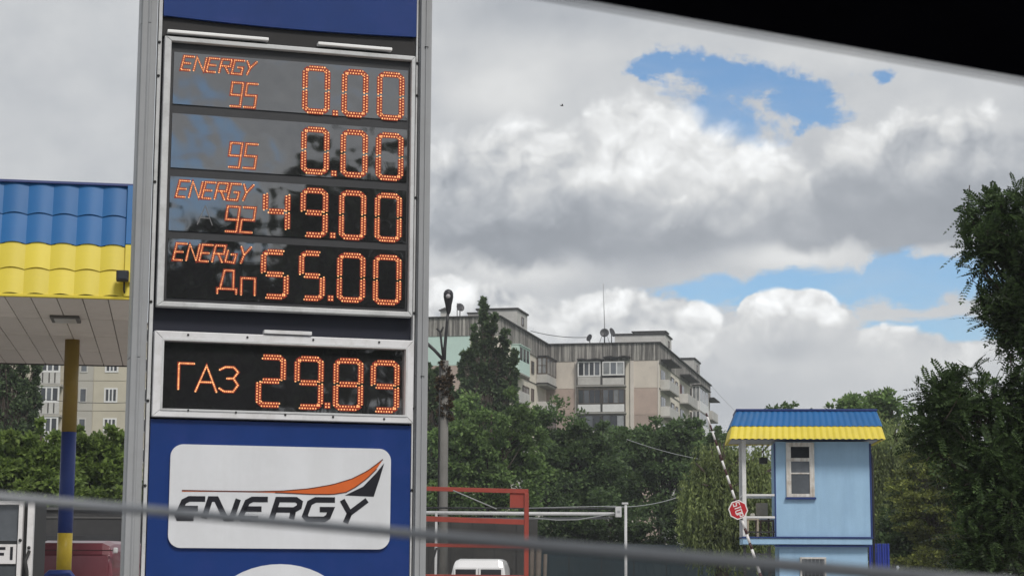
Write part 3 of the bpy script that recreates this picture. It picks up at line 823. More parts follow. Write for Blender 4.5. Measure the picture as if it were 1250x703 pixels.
# ------------------------------------------------------------------ vehicles
def wheel(parent, x, y, r, w):
    t = MB().lathe([(r * .62, -w / 2), (r * .95, -w / 2), (r, -w / 3), (r, w / 3), (r * .95, w / 2), (r * .62, w / 2)], (x, y, r), 20, 'x').build('wheel', mat('tyre_rubber', (.02, .02, .02), .8, 0, .1, 6), parent)
    MB().lathe([(r * .6, -w * .42), (r * .2, -w * .52), (r * .2, w * .52), (r * .6, w * .42)], (x, y, r), 16, 'x').build('rim', mat('rim_grey', (.4, .4, .41), .35, .6, .05, 4), t)
def van(name, loc, rz, W, L, H, paint, label, cat, rear=True, glazed=True):
    root = empty(name, loc, rz, label, cat)
    # side profile (y from rear 0 to front L)
    gz = .28
    prof = [(0.0, gz), (0.0, .95), (.05, H - .28), (.16, H - .04), (.5, H), (L * .55, H), (L * .66, H - .08), (L * .82, 1.18), (L * .97, .98), (L, .75), (L, gz)]
    body = MB(); n = len(prof); sec = []
    ws = [W / 2 - .03 - max(0, (z - .95)) / (H - .95) * .09 if z > .95 else W / 2 for y, z in prof]
    # four rails across the width for a rounded roof
    vs = []
    for (y, z), w in zip(prof, ws):
        rr = .17 if z > H - .3 else .03
        vs += [(-w, y, z - (rr if z > 1.0 else 0)), (-w + rr * .3, y, z - (rr * .3 if z > 1.0 else 0)), (-w + rr, y, z), (w - rr, y, z), (w - rr * .3, y, z - (rr * .3 if z > 1.0 else 0)), (w, y, z - (rr if z > 1.0 else 0))]
    fs = []
    for i in range(n - 1):
        for j in range(5): fs.append((i * 6 + j, i * 6 + j + 1, (i + 1) * 6 + j + 1, (i + 1) * 6 + j))
    fs.append(tuple(i * 6 for i in range(n))); fs.append(tuple(i * 6 + 5 for i in reversed(range(n))))
    fs.append((0, 1, 2, 3, 4, 5, (n - 1) * 6 + 5, (n - 1) * 6 + 4, (n - 1) * 6 + 3, (n - 1) * 6 + 2, (n - 1) * 6 + 1, (n - 1) * 6))
    body.add(vs, fs, 0); b = body.build('body', paint, root, .03, 3)
    for sx in (-1, 1):
        for y in (.75, L - .85): wheel(root, sx * (W / 2 - .08), y, .31, .2)
        d = MB().box(min(sx * .015, sx * (W / 2 - .14)), max(sx * .015, sx * (W / 2 - .14)), -.022, .03, .5, H - .24)
        dr = d.build('rear_door', paint, root, .012)
        if glazed:
            bx('window', M_glassd, dr, min(sx * .07, sx * (W / 2 - .19)), max(sx * .07, sx * (W / 2 - .19)), -.028, -.02, 1.05, H - .30, .004)
        bx('tail_light', mat('tail_red', (.35, .012, .01), .25, 0, .05, 6), root, min(sx * (W / 2 - .12), sx * (W / 2 - .03)), max(sx * (W / 2 - .12), sx * (W / 2 - .03)), -.02, .06, .75, 1.05, .01)
        bx('side_window', M_glassd, root, min(sx * (W / 2 - .055), sx * (W / 2 - .03)), max(sx * (W / 2 - .055), sx * (W / 2 - .03)), L * .58, L * .74, 1.05, 1.42, .003)
    bx('bumper', M_steel, root, -W / 2 + .02, W / 2 - .02, -.08, .1, .32, .52, .02)
    ws_ = MB().add([(-W / 2 + .14, L * .675, H - .11), (W / 2 - .14, L * .675, H - .11), (W / 2 - .1, L * .81, 1.22), (-W / 2 + .1, L * .81, 1.22),
                    (-W / 2 + .14, L * .69, H - .10), (W / 2 - .14, L * .69, H - .10), (W / 2 - .1, L * .825, 1.23), (-W / 2 + .1, L * .825, 1.23)],
                   [(0, 1, 2, 3), (7, 6, 5, 4), (0, 4, 5, 1), (1, 5, 6, 2), (2, 6, 7, 3), (3, 7, 4, 0)])
    ws_.build('windscreen', M_glassd, root)
    return root
M_red = mat('maroon_car_paint', (.15, .03, .045), .42, 0, .08, 1.5, coat=.5, dirt=((.22, .08, .09), .4, 2))
M_wht = mat('white_car_paint', (.72, .72, .73), .3, 0, .03, 1.5, coat=.4)
YR = 31.0
a_ = at(84, 660, YR)
rv = van('red_van', (a_.x, a_.y, 0), math.radians(-4), 1.58, 4.2, at(92, 659, YR).z, M_red, 'maroon panel van parked behind the blue and yellow column', 'van', glazed=False)
o = MB().box(.735, .80, -.05, .03, at(143, 671, YR).z - .05, at(143, 671, YR).z + .04).build('hinge', M_alu, rv, .02)
bx('roof_seam', mat('dark_red_seam', (.05, .01, .015), .5, 0, .1, 3), rv, -.72, .72, -.03, .02, at(92, 671, YR).z - .012, at(92, 671, YR).z + .006)
YW = 56.0
a_ = at(584, 684, YW)
van('white_van', (a_.x, a_.y, 0), math.radians(-3), 1.70, 4.3, at(584, 682, YW).z + .01, M_wht, 'white van parked behind the red steel frame', 'van')

# ------------------------------------------------------------------ low garage at left
YG = 42.0
p0 = at(30, 650, YG); p1 = at(215, 650, YG)
gar = empty('low_garage', (p0.x, p0.y, 0), 0, 'low dark grey garage wall behind the maroon van', 'garage')
w = p1.x - p0.x; hz_ = at(100, 619, YG).z
gm = mat('garage_dark_render', (.05, .05, .053), .8, 0, .25, .7, dirt=((.09, .085, .08), .5, .9))
bx('wall', gm, gar, -6, w, 0, 5, 0, hz_ - .06)
bx('roof_edge', mat('pale_roof_edge', (.11, .11, .11), .6, 0, .15, 3), gar, -6.1, w + .1, -.06, 5.1, hz_ - .056, hz_)
bx('band', mat('pale_band', (.09, .09, .09), .7, 0, .2, 2), gar, -6, w, -.02, -.002, at(60, 631, YG).z - .02, at(60, 631, YG).z + .02)
dm = mat('garage_door', (.035, .036, .04), .6, 0, .2, 1.5)
for k in range(4): bx('garage_door', dm, gar, -5.6 + k * 2.9, -3.2 + k * 2.9, -.03, -.003, .05, 2.1, .01)

# ------------------------------------------------------------------ apartment block (staggered, nine storeys)
TH = math.radians(12.1)
sdirb = Vector((math.sin(TH), math.cos(TH), 0)); fdirb = Vector((math.cos(TH), -math.sin(TH), 0))
C2 = at(803.3, 418.6, 200.0); ROOF = C2.z
PFB = Plane(C2, fdirb); PFR = Plane(C2, sdirb)
C0 = at(608.3, 386, 179.3); PFA = Plane(C0, fdirb); PFS = Plane(C0, sdirb)
apt = empty('apartment_block', (C2.x, C2.y, 0), -TH, 'long nine storey panel apartment block with stained grey parapet and balconies', 'building')
Rb = Matrix.Rotation(TH, 3, 'Z')
c0 = Rb @ Vector((C0.x - C2.x, C0.y - C2.y, 0)); XA, YA = c0.x, c0.y            # local position of left block corner
M_panel = mat('beige_wall_panel', (.60, .54, .475), .85, 0, .08, .35, dirt=((.40, .35, .31), .45, .5), objvar=.08)
M_brown = mat('brown_wall_panel', (.42, .33, .285), .85, 0, .10, .4, dirt=((.28, .21, .19), .5, .6), objvar=.09)
M_cream = mat('cream_side_wall', (.70, .65, .56), .85, 0, .08, .3, dirt=((.38, .35, .31), .4, .5))
M_mint = mat('mint_wall_panel', (.52, .67, .62), .85, 0, .05, .4)
M_parap = mat('stained_parapet', (.44, .42, .39), .9, 0, .14, .8, streak=((.085, .08, .075), .9, (3.2, 3.2, .09), (.40, .54)), objvar=.1)
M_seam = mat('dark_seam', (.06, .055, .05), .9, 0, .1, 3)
M_wwhite = mat('white_window_frame', (.70, .70, .70), .4, 0, .05, 2)
M_wbrown = mat('brown_window_frame', (.09, .065, .05), .6, 0, .15, 2)
M_balc = mat('balcony_parapet', (.52, .51, .49), .8, 0, .12, .8, dirt=((.34, .31, .29), .5, 1.0), objvar=.12)
M_roofed = mat('roof_edge_dark', (.035, .033, .032), .8, 0, .1, 1)
M_pilas = mat('pale_pilaster', (.62, .57, .52), .8, 0, .08, .6)
# main bodies
LB = 49.5; WB = 13.6
wb0 = -(C2 - at(663, 421, 202.6)).to_2d().length
core = MB(); core.box(wb0 - .0, -.02, .02, LB, 0, ROOF - .02)
core.box(XA - 40, XA - .02, YA + .02, 20, 0, ROOF - .02)
core.build('wall_core', M_cream, apt)
PITCHZ = 2.80
zp = PFB.uz(735, 440.5)[1]                                   # bottom of parapet band
# ---- parapet: ribbed concrete panels, each its own piece
def parapet(axis, a0, a1, fixed, outward, z0, z1, n):
    L_ = (a1 - a0) / n
    for i in range(n):
        m = MB(); s0 = a0 + L_ * i + .012; s1 = a0 + L_ * (i + 1) - .012; dep = .06 + .02 * rng.random()
        k = 7; 
        for j in range(k):
            q0 = s0 + (s1 - s0) * j / k; q1 = s0 + (s1 - s0) * (j + .62) / k
            for (e0, e1, d_) in ((q0, q1, dep + .05), (q1, s0 + (s1 - s0) * (j + 1) / k, dep)):
                if axis == 'x': m.box(e0, e1, fixed + min(0, outward * d_), fixed + max(0, outward * d_), z0, z1)
                else: m.box(fixed + min(0, outward * d_), fixed + max(0, outward * d_), e0, e1, z0, z1)
        m.build('parapet_panel', M_parap, apt)
parapet('x', wb0 + .3, .08, 0.018, -1, zp, ROOF, 6)
parapet('y', .05, LB, -.018, 1, PFR.uz(810, 447)[1], ROOF, 16)
parapet('x', XA - 14.6, XA + .08, YA + .018, -1, PFA.uz(560, 410)[1], ROOF, 6)
parapet('y', YA + .05, -.2, XA - .018, 1, PFS.uz(640, 428)[1], ROOF, 9)
ec = MB(); ec.box(wb0, .3, -.25, .12, ROOF, ROOF + .12); ec.box(-.12, .298, .121, LB, ROOF, ROOF + .118)
ec.box(XA - 40, XA + .3, YA - .25, YA + .12, ROOF, ROOF + .12); ec.box(XA - .12, XA + .298, YA + .121, -.26, ROOF, ROOF + .118)
ec.build('roof_edge', M_roofed, apt)
rs_ = MB().box(wb0, -.13, .121, LB, ROOF - .01, ROOF + .05); rs_.build('roof_sheet', M_roofed, apt)
rs_ = MB().box(XA - 40, XA - .13, YA + .121, 20, ROOF - .012, ROOF + .048); rs_.build('roof_sheet', M_roofed, apt)
# ---- wall panels by storey
def wallp(plane, axis, fixed, out, px0, px1, pyref, m_, z0, z1, off=0.0, t=.05):
    a0 = plane.uz(px0, pyref)[0] + off; a1 = plane.uz(px1, pyref)[0] + off
    if axis == 'x': return bx('wall_panel', m_, apt, a0, a1, fixed + min(0, out * t), fixed + max(0, out * t), z0, z1, .01)
    return bx('wall_panel', m_, apt, fixed + min(0, out * t), fixed + max(0, out * t), a0, a1, z0, z1, .01)
offA = XA; offSA = YA
zf = PFB.uz(735, 474)[1]                                     # first seam below parapet
for k in range(9):
    z1 = zp - .03 if k == 0 else zf - PITCHZ * (k - 1) - .02; z0 = max(.1, zf - PITCHZ * k + .02)
    if z1 <= .3: break
    mb_ = M_panel if k == 0 else M_brown
    wallp(PFB, 'x', .018, -1, 664, 703, 450, mb_, z0, z1); wallp(PFB, 'x', .018, -1, 769.5, 803.3, 450, mb_, z0, z1)
    za1 = PFA.uz(560, 410)[1] - .03 if k == 0 else zf - .9 - PITCHZ * (k - 1) - .02
    za0 = max(.1, PFA.uz(560, 446)[1] + .02 - PITCHZ * k)
    if k: za1 = PFA.uz(560, 446)[1] - .02 - PITCHZ * (k - 1)
    for (q0, q1) in ((364, 416.5), (417, 469.5), (470, 521), (521.5, 574), (574.5, 608.3)):
        wallp(PFA, 'x', YA + .018, -1, q0, q1, 400, M_mint if (k == 0 and q1 < 600) else (M_brown if q1 < 600 else M_cream), za0, za1, XA)
sm2 = MB()
for px in (703.5, 769): 
    a = PFB.uz(px, 450)[0]; bx('pilaster', M_pilas, apt, a - (.12 if px < 720 else -.02), a + (.06 if px < 720 else .42), -.16, .02, 0, zp - .04, .02)
bx('corner_trim', M_pilas, apt, -.06, .06, -.09, .06, 0, zp - .03, .01)

# ---- window kits
def window_x(par, x0, x1, z0, z1, y, frame_m, glass_m, nx=2, fw=.09, name='window', out=-1, transom=None):
    """framed window facing local -y (front) ; one object frame + panes as sub-parts"""
    f = MB(); f.box(x0, x1, y - .06, y, z0, z0 + fw); f.box(x0, x1, y - .06, y, z1 - fw, z1)
    f.box(x0, x0 + fw, y - .06, y, z0 + fw, z1 - fw); f.box(x1 - fw, x1, y - .06, y, z0 + fw, z1 - fw)
    xs = [x0 + fw + (x1 - x0 - 2 * fw) * i / nx for i in range(nx + 1)]
    for i in range(1, nx): f.box(xs[i] - fw * .45, xs[i] + fw * .45, y - .058, y, z0 + fw, z1 - fw)
    if transom: f.box(x0 + fw, x1 - fw, y - .056, y, z0 + (z1 - z0) * transom - .03, z0 + (z1 - z0) * transom + .03)
    fo = f.build(name, frame_m, par)
    for i in range(nx):
        gm_ = glass_m[i % len(glass_m)] if isinstance(glass_m, (list, tuple)) else glass_m
        bx('pane', gm_, fo, xs[i] + fw * .3, xs[i + 1] - fw * .3, y - .03, y - .012, z0 + fw * .8, z1 - fw * .8)
    return fo
def window_y(par, y0, y1, z0, z1, x, frame_m, glass_m, ny=1, fw=.09, name='window'):
    f = MB(); f.box(x, x + .06, y0, y1, z0, z0 + fw); f.box(x, x + .06, y0, y1, z1 - fw, z1)
    f.box(x, x + .06, y0, y0 + fw, z0 + fw, z1 - fw); f.box(x, x + .06, y1 - fw, y1, z0 + fw, z1 - fw)
    ys = [y0 + fw + (y1 - y0 - 2 * fw) * i / ny for i in range(ny + 1)]
    for i in range(1, ny): f.box(x, x + .058, ys[i] - fw * .45, ys[i] + fw * .45, z0 + fw, z1 - fw)
    fo = f.build(name, frame_m, par)
    for i in range(ny): bx('pane', glass_m, fo, x + .012, x + .03, ys[i] + fw * .3, ys[i + 1] - fw * .3, z0 + fw * .8, z1 - fw * .8)
    return fo
# ---- front loggias of the right block (three rows seen, repeated downwards)
UB = lambda px, py=460: PFB.uz(px, py)[0]
ZB = lambda py, px=735: PFB.uz(px, py)[1]
M_glassl = mat('curtained_glass', (.22, .23, .24), .15, 0, .4, .8, objvar=.6)
lx = [UB(706.5), UB(734.5), UB(736.5), UB(763.5)]
rowsB = [dict(w=(441.5, 460), p=(460.5, 470.5)), dict(w=(475.5, 493), p=(494, 503.5)), dict(w=(507, 525), p=(526.5, 536))]
for k in range(7):
    r = rowsB[min(k, 2)]; dz_ = -PITCHZ * max(0, k - 2)
    bal = MB().box(lx[0] - .1, lx[3] + .1, -.75, .02, ZB(r['p'][1]) + dz_ - .16, ZB(r['p'][1]) + dz_).build('balcony', M_conc, apt, .01)
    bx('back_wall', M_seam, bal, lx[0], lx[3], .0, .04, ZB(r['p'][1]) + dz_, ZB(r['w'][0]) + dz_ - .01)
    for s, (x0, x1) in enumerate(((lx[0], lx[1]), (lx[2], lx[3]))):
        pt = r['p'][0] + (1.5 if (k == 0 and s) else 0)
        bx('parapet', M_balc if not (k == 1) else M_wwhite, bal, x0 + .03, x1 - .03, -.74, -.66, ZB(r['p'][1]) + dz_ + .03, ZB(pt) + dz_, .01)
        if k == 0: window_x(bal, x0, x1, ZB(r['w'][1] - (1 if s else 0)) + dz_, ZB(r['w'][0] + (.6 if s else 0)) + dz_, -.66, M_wwhite, [M_glassd, M_glassm] if s == 0 else [M_glassl, M_glassm, M_glassl], 4 if s == 0 else 3, .13)
        else: window_x(bal, x0 + .02, x1 - .02, ZB(r['w'][1]) + dz_, ZB(r['w'][0]) + dz_, -.60, M_wbrown if k % 2 else M_steel, [M_glassd, M_glassm, M_glassd] if s == 0 else [M_glassm, M_glassd, M_glassl], 3 + k % 2, .06)
    bx('divider', M_seam, bal, lx[1] + .02, lx[2] - .02, -.7, 0, ZB(r['p'][1]) + dz_ + .01, ZB(r['w'][0]) + dz_ - .02)
wr = MB(); x0 = UB(706); x1 = UB(770); n = 26
for i in range(n):
    a = x0 + (x1 - x0) * i / n; b = x0 + (x1 - x0) * (i + 1) / n; h = .05 * math.sin(i * .9) + (.22 if i > 12 else 0)
    wr.box(a, b, -1.0, .0, ZB(440.0) + h, ZB(440.0) + h + .13)
wr.build('corrugated_awning', M_roofed, apt)
# ---- side face of left block (pale, with balconies)
US = lambda px, py=440: PFS.uz(px, py)[0] + YA
def ZS(py, px): return PFS.uz(px, py)[1]
for k in range(8):
    dz_ = -PITCHZ * k
    # mint glazed balcony
    y0, y1 = US(624), US(637); zt = ZS(424, 630) + dz_; zl = ZS(457, 630) + dz_
    b = MB().box(XA - .02, XA + .85, y0, y1, zl - .14, zl).build('balcony', M_conc, apt, .01)
    bx('parapet', M_mint if k == 0 else M_balc, b, XA + .75, XA + .82, y0, y1, zl, zl + 1.05, .01)
    bx('end_panel', M_mint if k == 0 else M_balc, b, XA, XA + .74, y0, y0 + .06, zl, zl + (1.05 if k else zt - zl), .01)
    if k == 0:
        window_y(b, y0 + .07, y1, zl + 1.06, zt, XA + .75, M_mint, M_glassd, 3, .16)
        bx('awning', M_mint, b, XA, XA + .9, y0 - .05, y1 + .05, zt + .01, zt + .10, .01)
    # loggia with brown frame, dark door, window
    z1 = ZS(437, 641) + dz_; z0 = ZS(463, 641) + dz_
    window_y(apt, US(638), US(645.5), z0, z1, XA + .012, M_wbrown, M_glassl, 2, .16)
    window_y(apt, US(648.5), US(651.5), ZS(456, 650) + dz_, ZS(441, 650) + dz_, XA + .012, M_wbrown, M_glassd, 1, .08)
    # wooden glazed bay in the re-entrant corner
    if k < 6:
        y0, y1 = US(655), -.28; xo = XA + 1.1
        zt = ZS(438, 660) + dz_; zl = ZS(471, 660) + dz_
        b = MB().box(XA - .02, xo, y0, y1, zl - .14, zl).build('bay_balcony', M_conc, apt, .01)
        bx('parapet', M_balc, b, XA, xo, y0 + .01, y0 + .07, zl, zl + 1.0, .01); bx('side_parapet', M_balc, b, xo - .06, xo, y0 + .08, y1, zl, zl + 1.0, .01)
        if k % 3 != 1:
            window_x(b, XA + .02, xo, zl + 1.01, zt, y0 + .07, M_wbrown, M_glassl, 2, .12, transom=.5); window_y(b, y0 + .1, y1, zl + 1.01, zt, xo - .06, M_wbrown, M_glassm, 3, .12)
        bx('awning', M_roofed, b, XA, xo + .1, y0 - .1, y1, zt + .01, zt + .12, .01)
    for (a, c_) in ((612, 616),):
        window_y(apt, US(a), US(c_), z0 + .2, z1, XA + .012, M_wwhite, M_glassd, 2, .08)
# ---- right side of right block
UR = lambda px, py=480: PFR.uz(px, py)[0]
def ZR(py, px): return PFR.uz(px, py)[1]
for k in range(7):
    dz_ = -PITCHZ * k
    for (q0, q1, yt, yl, kind) in ((806, 818, 445, 479, 0), (829.5, 841.5, 463, 495, 1), (844.5, 855.5, 475, 504, 2), (860, 867, 489, 513, 3)):
        y0, y1 = UR(q0), UR(q1); pm = (q0 + q1) / 2
        zt = ZR(yt, pm) + dz_; zl = ZR(yl, pm) + dz_
        b = MB().box(-.02, 1.0, y0, y1, zl - .15, zl).build('balcony', M_conc, apt, .01)
        pm_ = M_wwhite if kind == 2 else M_balc
        bx('end_parapet', pm_, b, .0, .97, y0 + .01, y0 + .07, zl, zl + 1.0, .01); bx('parapet', pm_, b, .90, .97, y0 + .08, y1 - .01, zl, zl + 1.0, .01)
        if kind == 2:
            window_x(b, .02, .97, zl + 1.01, zt, y0 + .07, M_wwhite, M_glassl, 2, .10); window_y(b, y0 + .1, y1, zl + 1.01, zt, .90, M_wwhite, M_glassm, 3, .12)
        if k == 0: bx('awning', M_roofed, b, .0, 1.25, y0 - .2, y1 + .2, zt + .01, zt + .14, .01)
        dm_ = mat('door_red', (.14, .03, .03), .6, 0, .1, 2) if (kind == 1 and k == 0) else M_glassd
        bx('door', dm_, b, .035, .06, y0 + .4, y0 + 1.6, zl, zl + 2.1); bx('window_pane', M_glassd, b, .035, .06, y0 + 1.9, min(y0 + 3.6, y1), zl + .8, zl + 2.1)
    for (q0, q1, ya, yb) in ((819, 822.5, 461, 484), (824.5, 827, 466, 480), (842.3, 843.6, 474, 486), (857, 859, 482, 496)):
        pm = (q0 + q1) / 2
        window_y(apt, UR(q0), UR(q1), ZR(yb, pm) + dz_, ZR(ya, pm) + dz_, .012, M_wbrown, M_glassd if k % 2 else M_glassm, 1, .10)
sdm = MB()
for k in range(1, 9):
    z = zf - PITCHZ * (k - 1)
    sdm.box(.0, .035, .05, LB, z - .04, z + .04); sdm.box(XA, XA + .035, YA + .05, -.3, z - .04, z + .04)
sdm.build('storey_seam', M_seam, apt)
# ---- roof penthouses
def penthouse(x0, x1, y0, y1, z1, ov, m_=M_balc):
    h = MB().box(x0, x1, y0, y1, ROOF + .05, z1).build('roof_house', m_, apt, .02)
    bx('roof_slab', M_roofed, h, x0 - ov, x1 + ov, y0 - ov, y1 + ov, z1 + .002, z1 + .17, .01)
    window_y(h, y0 + (y1 - y0) * .42, y0 + (y1 - y0) * .62, ROOF + .6, z1 - .45, x1 + .004, M_wbrown, M_glassd, 1, .08)
    return h
ya = PFR.uz(814, 428)[0]
pz = at(800, 408, C2.y + ya * math.cos(TH)).z
penthouse(-5.7, -.16, ya, PFR.uz(821.5, 434)[0], pz, .12)
bx('upper_slab', M_roofed, apt, -3.9, -.1, ya + .3, ya + 3, pz + .34, pz + .46); bx('slab_support', M_balc, apt, -3.7, -.3, ya + .5, ya + 2.9, pz + .175, pz + .335)
yb = PFR.uz(849, 456.5)[0]; penthouse(-3.4, -.16, yb, PFR.uz(856, 462)[0], at(840, 438, C2.y + yb * math.cos(TH)).z, .14)
yc = PFS.uz(633, 402)[0] + YA
penthouse(XA - 4.2, XA - .16, yc, PFS.uz(645.5, 410)[0] + YA, at(615, 377.5, C0.y + (yc - YA) * math.cos(TH)).z, .14)
# small roof box and vent house on the left block
ub = lambda px, py=384: PFA.uz(px, py)[0] + XA
bx('roof_box', M_balc, apt, ub(562), ub(588), YA + 3, YA + 6, ROOF + .05, ROOF + .75, .02); bx('box_lid', M_roofed, apt, ub(561), ub(589), YA + 2.9, YA + 6.1, ROOF + .753, ROOF + .87)
vh = bx('vent_shaft', M_balc, apt, ub(534.5), ub(542.5), YA + 1.0, YA + 1.7, ROOF + .05, ROOF + .85, .02)
MB().add([(ub(532), YA + .8, ROOF + .853), (ub(545), YA + .8, ROOF + .853), (ub(545), YA + 1.9, ROOF + .853), (ub(532), YA + 1.9, ROOF + .853), ((ub(532) + ub(545)) / 2, YA + 1.35, ROOF + 1.2)], [(0, 1, 4), (1, 2, 4), (2, 3, 4), (3, 0, 4), (3, 2, 1, 0)]).build('vent_cap', M_roofed, vh)

# ---- things standing on the roof
def dish(px, py, Y, r, face, label):
    c = at(px, py, Y); root = empty('satellite_dish', (c.x, c.y, ROOF + .1), 0, label, 'satellite dish', 'satellite dishes on the apartment roof')
    h = c.z - ROOF - .1; f = Vector(face).normalized(); q = f.to_track_quat('Z', 'Y')
    prof = [(r * t, .28 * r * t * t) for t in (0.02, .25, .5, .75, 1.0)]; n = 20; m = MB()
    vs = [q @ Vector((rr * math.cos(2 * math.pi * j / n), rr * math.sin(2 * math.pi * j / n), tt)) + Vector((0, 0, h)) for rr, tt in prof for j in range(n)]
    vs += [v - q @ Vector((0, 0, .05)) for v in vs]
    k = len(prof); fs = []
    for o_, flip in ((0, 0), (k * n, 1)):
        for i in range(k - 1):
            for j in range(n): fs.append((o_ + i * n + j, o_ + i * n + (j + 1) % n, o_ + (i + 1) * n + (j + 1) % n, o_ + (i + 1) * n + j))
    for j in range(n): fs.append(((k - 1) * n + j, (k - 1) * n + (j + 1) % n, (2 * k - 1) * n + (j + 1) % n, (2 * k - 1) * n + j))
    m.add(vs, fs, 0, True); m.build('dish', mat('dish_dark', (.05, .05, .055), .5, .2, .1, 3), root)
    MB().tube([(0, 0, 0), (0, 0, h)], .05, 8).build('mast', M_steel, root)
    e = q @ Vector((0, 0, r * .8)) + Vector((0, 0, h)); MB().tube([Vector((0, 0, h)) + q @ Vector((0, -r * .95, .2 * r)), e], .025, 6).build('feed_arm', M_steel, root)
dish(720, 412.5, 203, .40, (-.75, -.6, .3), 'smallest dark satellite dish on the roof edge, left of the tall mast')
dish(738, 406.5, 203, .48, (-.1, -1, .25), 'round dark satellite dish at the foot of the tall roof mast')
dish(746.5, 406, 203.5, .50, (.75, -.5, .3), 'dark satellite dish turned sideways beside the larger roof house')
dish(561.5, 375.5, 184, .42, (.5, -.8, .35), 'satellite dish on the left roof beside the thin pole')
ms = at(738, 414, 203.5); mt = at(736.3, 346, 203.5)
root = empty('roof_mast', (ms.x, ms.y, ROOF + .1), 0, 'tall thin antenna mast rising from the apartment roof', 'antenna mast')
MB().tube([(0, 0, 0), (0, 0, 2.2), (mt.x - ms.x, 0, mt.z - ROOF - .1)], [.07, .05, .028], 8).build('pole', M_palecable, root)
MB().tube([(-.6, 0, .06), (0, 0, 1.9), (.6, 0, .06)], .03, 6).build('stay', M_steel, root)
ms = at(558, 386, 183); mt = at(558, 370, 183)
root = empty('roof_pole', (ms.x, ms.y, ROOF + .1), 0, 'thin steel antenna pole on the left roof near the street lamp', 'antenna pole')
MB().tube([(0, 0, 0), (0, 0, mt.z - ROOF - .1)], .04, 6).build('pole', M_steel, root); MB().tube([(.0, 0, 1.0), (.3, 0, 1.0), (.3, 0, 1.15)], .03, 6).build('arm', M_steel, root)

# ------------------------------------------------------------------ far block at left
YL = 182.0
l0 = at(113, 480, YL); PLb = Plane(l0, (1, 0, 0))
lb = empty('far_apartment_block', (l0.x, l0.y, 0), 0, 'cream apartment block seen under the canopy at left', 'building')
M_lcream = mat('pale_cream_render', (.50, .46, .37), .85, 0, .07, .3, dirt=((.40, .36, .29), .4, .5))
M_lgrey = mat('pale_grey_render', (.42, .40, .36), .85, 0, .08, .3)
UL = lambda px: PLb.uz(px, 480)[0]
ZL = lambda py: PLb.uz(113, py)[1]
HL = ZL(410)
bx('wall', M_lgrey, lb, UL(-160), UL(0), .3, 12, 0, HL); bx('wall', M_lcream, lb, UL(0) + .01, UL(330), .3, 12.01, 0, HL + .01)
pp = (503 - 464) ; pz_ = 2.86
for k in range(-2, 6):
    z1 = ZL(464.5) - pz_ * k; 
    if z1 < 1: break
    for (a, b, m_) in ((78, 112.6, M_lgrey), (113.4, 156, M_lcream), (156.6, 200, M_lcream), (30, 77.4, M_lcream)):
        bx('wall_panel', m_, lb, UL(a), UL(b), .24, .298, max(.1, z1 - pz_ + .03), min(z1 - .03, HL), .01)
    zz = ZL(473) - pz_ * k
    window_x(lb, UL(126.5), UL(143), zz - 1.38, zz, .24, M_wwhite, [M_glassd, M_glassm, M_glassd], 3, .14)
    window_x(lb, UL(96), UL(105.5), zz - 1.4, zz - .02, .24, M_balc, M_glassm, 1, .1)
    window_x(lb, UL(165), UL(182), zz - 1.38, zz, .24, M_wwhite, [M_glassd, M_glassm, M_glassd], 3, .14)
    b = MB().box(UL(49), UL(76), -.9, .24, zz - 2.75, zz - 2.6).build('balcony', M_conc, lb, .01)
    bx('parapet', M_balc, b, UL(49.5), UL(75.5), -.88, -.8, zz - 2.58, zz - 1.5, .01)
    for q in (54, 62, 69):
        o_ = MB(); stroke(o_, [(UL(q), zz - 2.5), (UL(q), zz - 1.55)], .12, -.90, -.882); o_.build('parapet_bar', M_seam, b)
    window_x(b, UL(50), UL(75), zz - 1.49, zz + .02, -.8, M_wwhite, [M_glassd, M_glassm], 3, .16)
    bx('slab_edge', M_lgrey, b, UL(48.5), UL(76.5), -.92, .24, zz + .03, zz + .2, .01)
# ------------------------------------------------------------------ guard booth on the right
YB_ = 51.0; aB = math.radians(-4)
b0 = at(947, 655, YB_); dB = (math.cos(aB), math.sin(aB), 0); PB = Plane(b0, dB)
booth = empty('guard_booth', (b0.x, b0.y, 0), aB, 'light blue two storey guard booth with blue and yellow tiled roof and balcony', 'booth')
UBo = lambda px, py=600: PB.uz(px, py)[0]
ZBo = lambda py, px=1000: PB.uz(px, py)[1]
M_bblue = mat('booth_blue_render', (.32, .50, .69), .8, 0, .07, 1.1, dirt=((.26, .41, .57), .6, 1.2), streak=((.22, .36, .54), .45, (3.5, 3.5, .35)), bump=.25, bscale=40)
M_bdark = mat('booth_dark_blue_trim', (.012, .035, .16), .5, 0, .1, 3)
M_bwhite = mat('booth_white_paint', (.66, .66, .66), .6, 0, .07, 3, dirt=((.38, .35, .32), .5, 5))
xw0, xw1 = UBo(947), UBo(1062); zfl = ZBo(655); zce = ZBo(541)
DB = 1.7
lw0 = UBo(951.5, 690); lw1 = UBo(1060, 690)
bx('upper_wall', M_bblue, booth, xw0, xw1, 0, DB, zfl + .002, zce + .05, .01)
bx('corner_trim', M_bdark, booth, xw0 - .035, xw0 - .002, -.012, .06, zfl, zce, 0); bx('corner_trim', M_bdark, booth, xw1 + .002, xw1 + .05, -.006, .06, zfl, zce, 0)
bx('lower_wall', M_bblue, booth, lw0, lw1, .10, DB, 0, ZBo(664.5), .01)
xb0 = UBo(906)
fl_ = bx('floor_slab', M_bblue, booth, xb0, xw1 + .02, -.10, DB, ZBo(664.2), zfl - .04, .01)
bx('floor_edge', M_bdark, booth, xb0 - .02, xw1 + .05, -.13, DB, zfl - .038, zfl + .0, .004)
bx('lower_edge', M_bdark, booth, lw0 - .12, lw1 + .06, -.06, .3, ZBo(667), ZBo(664.8), .004)
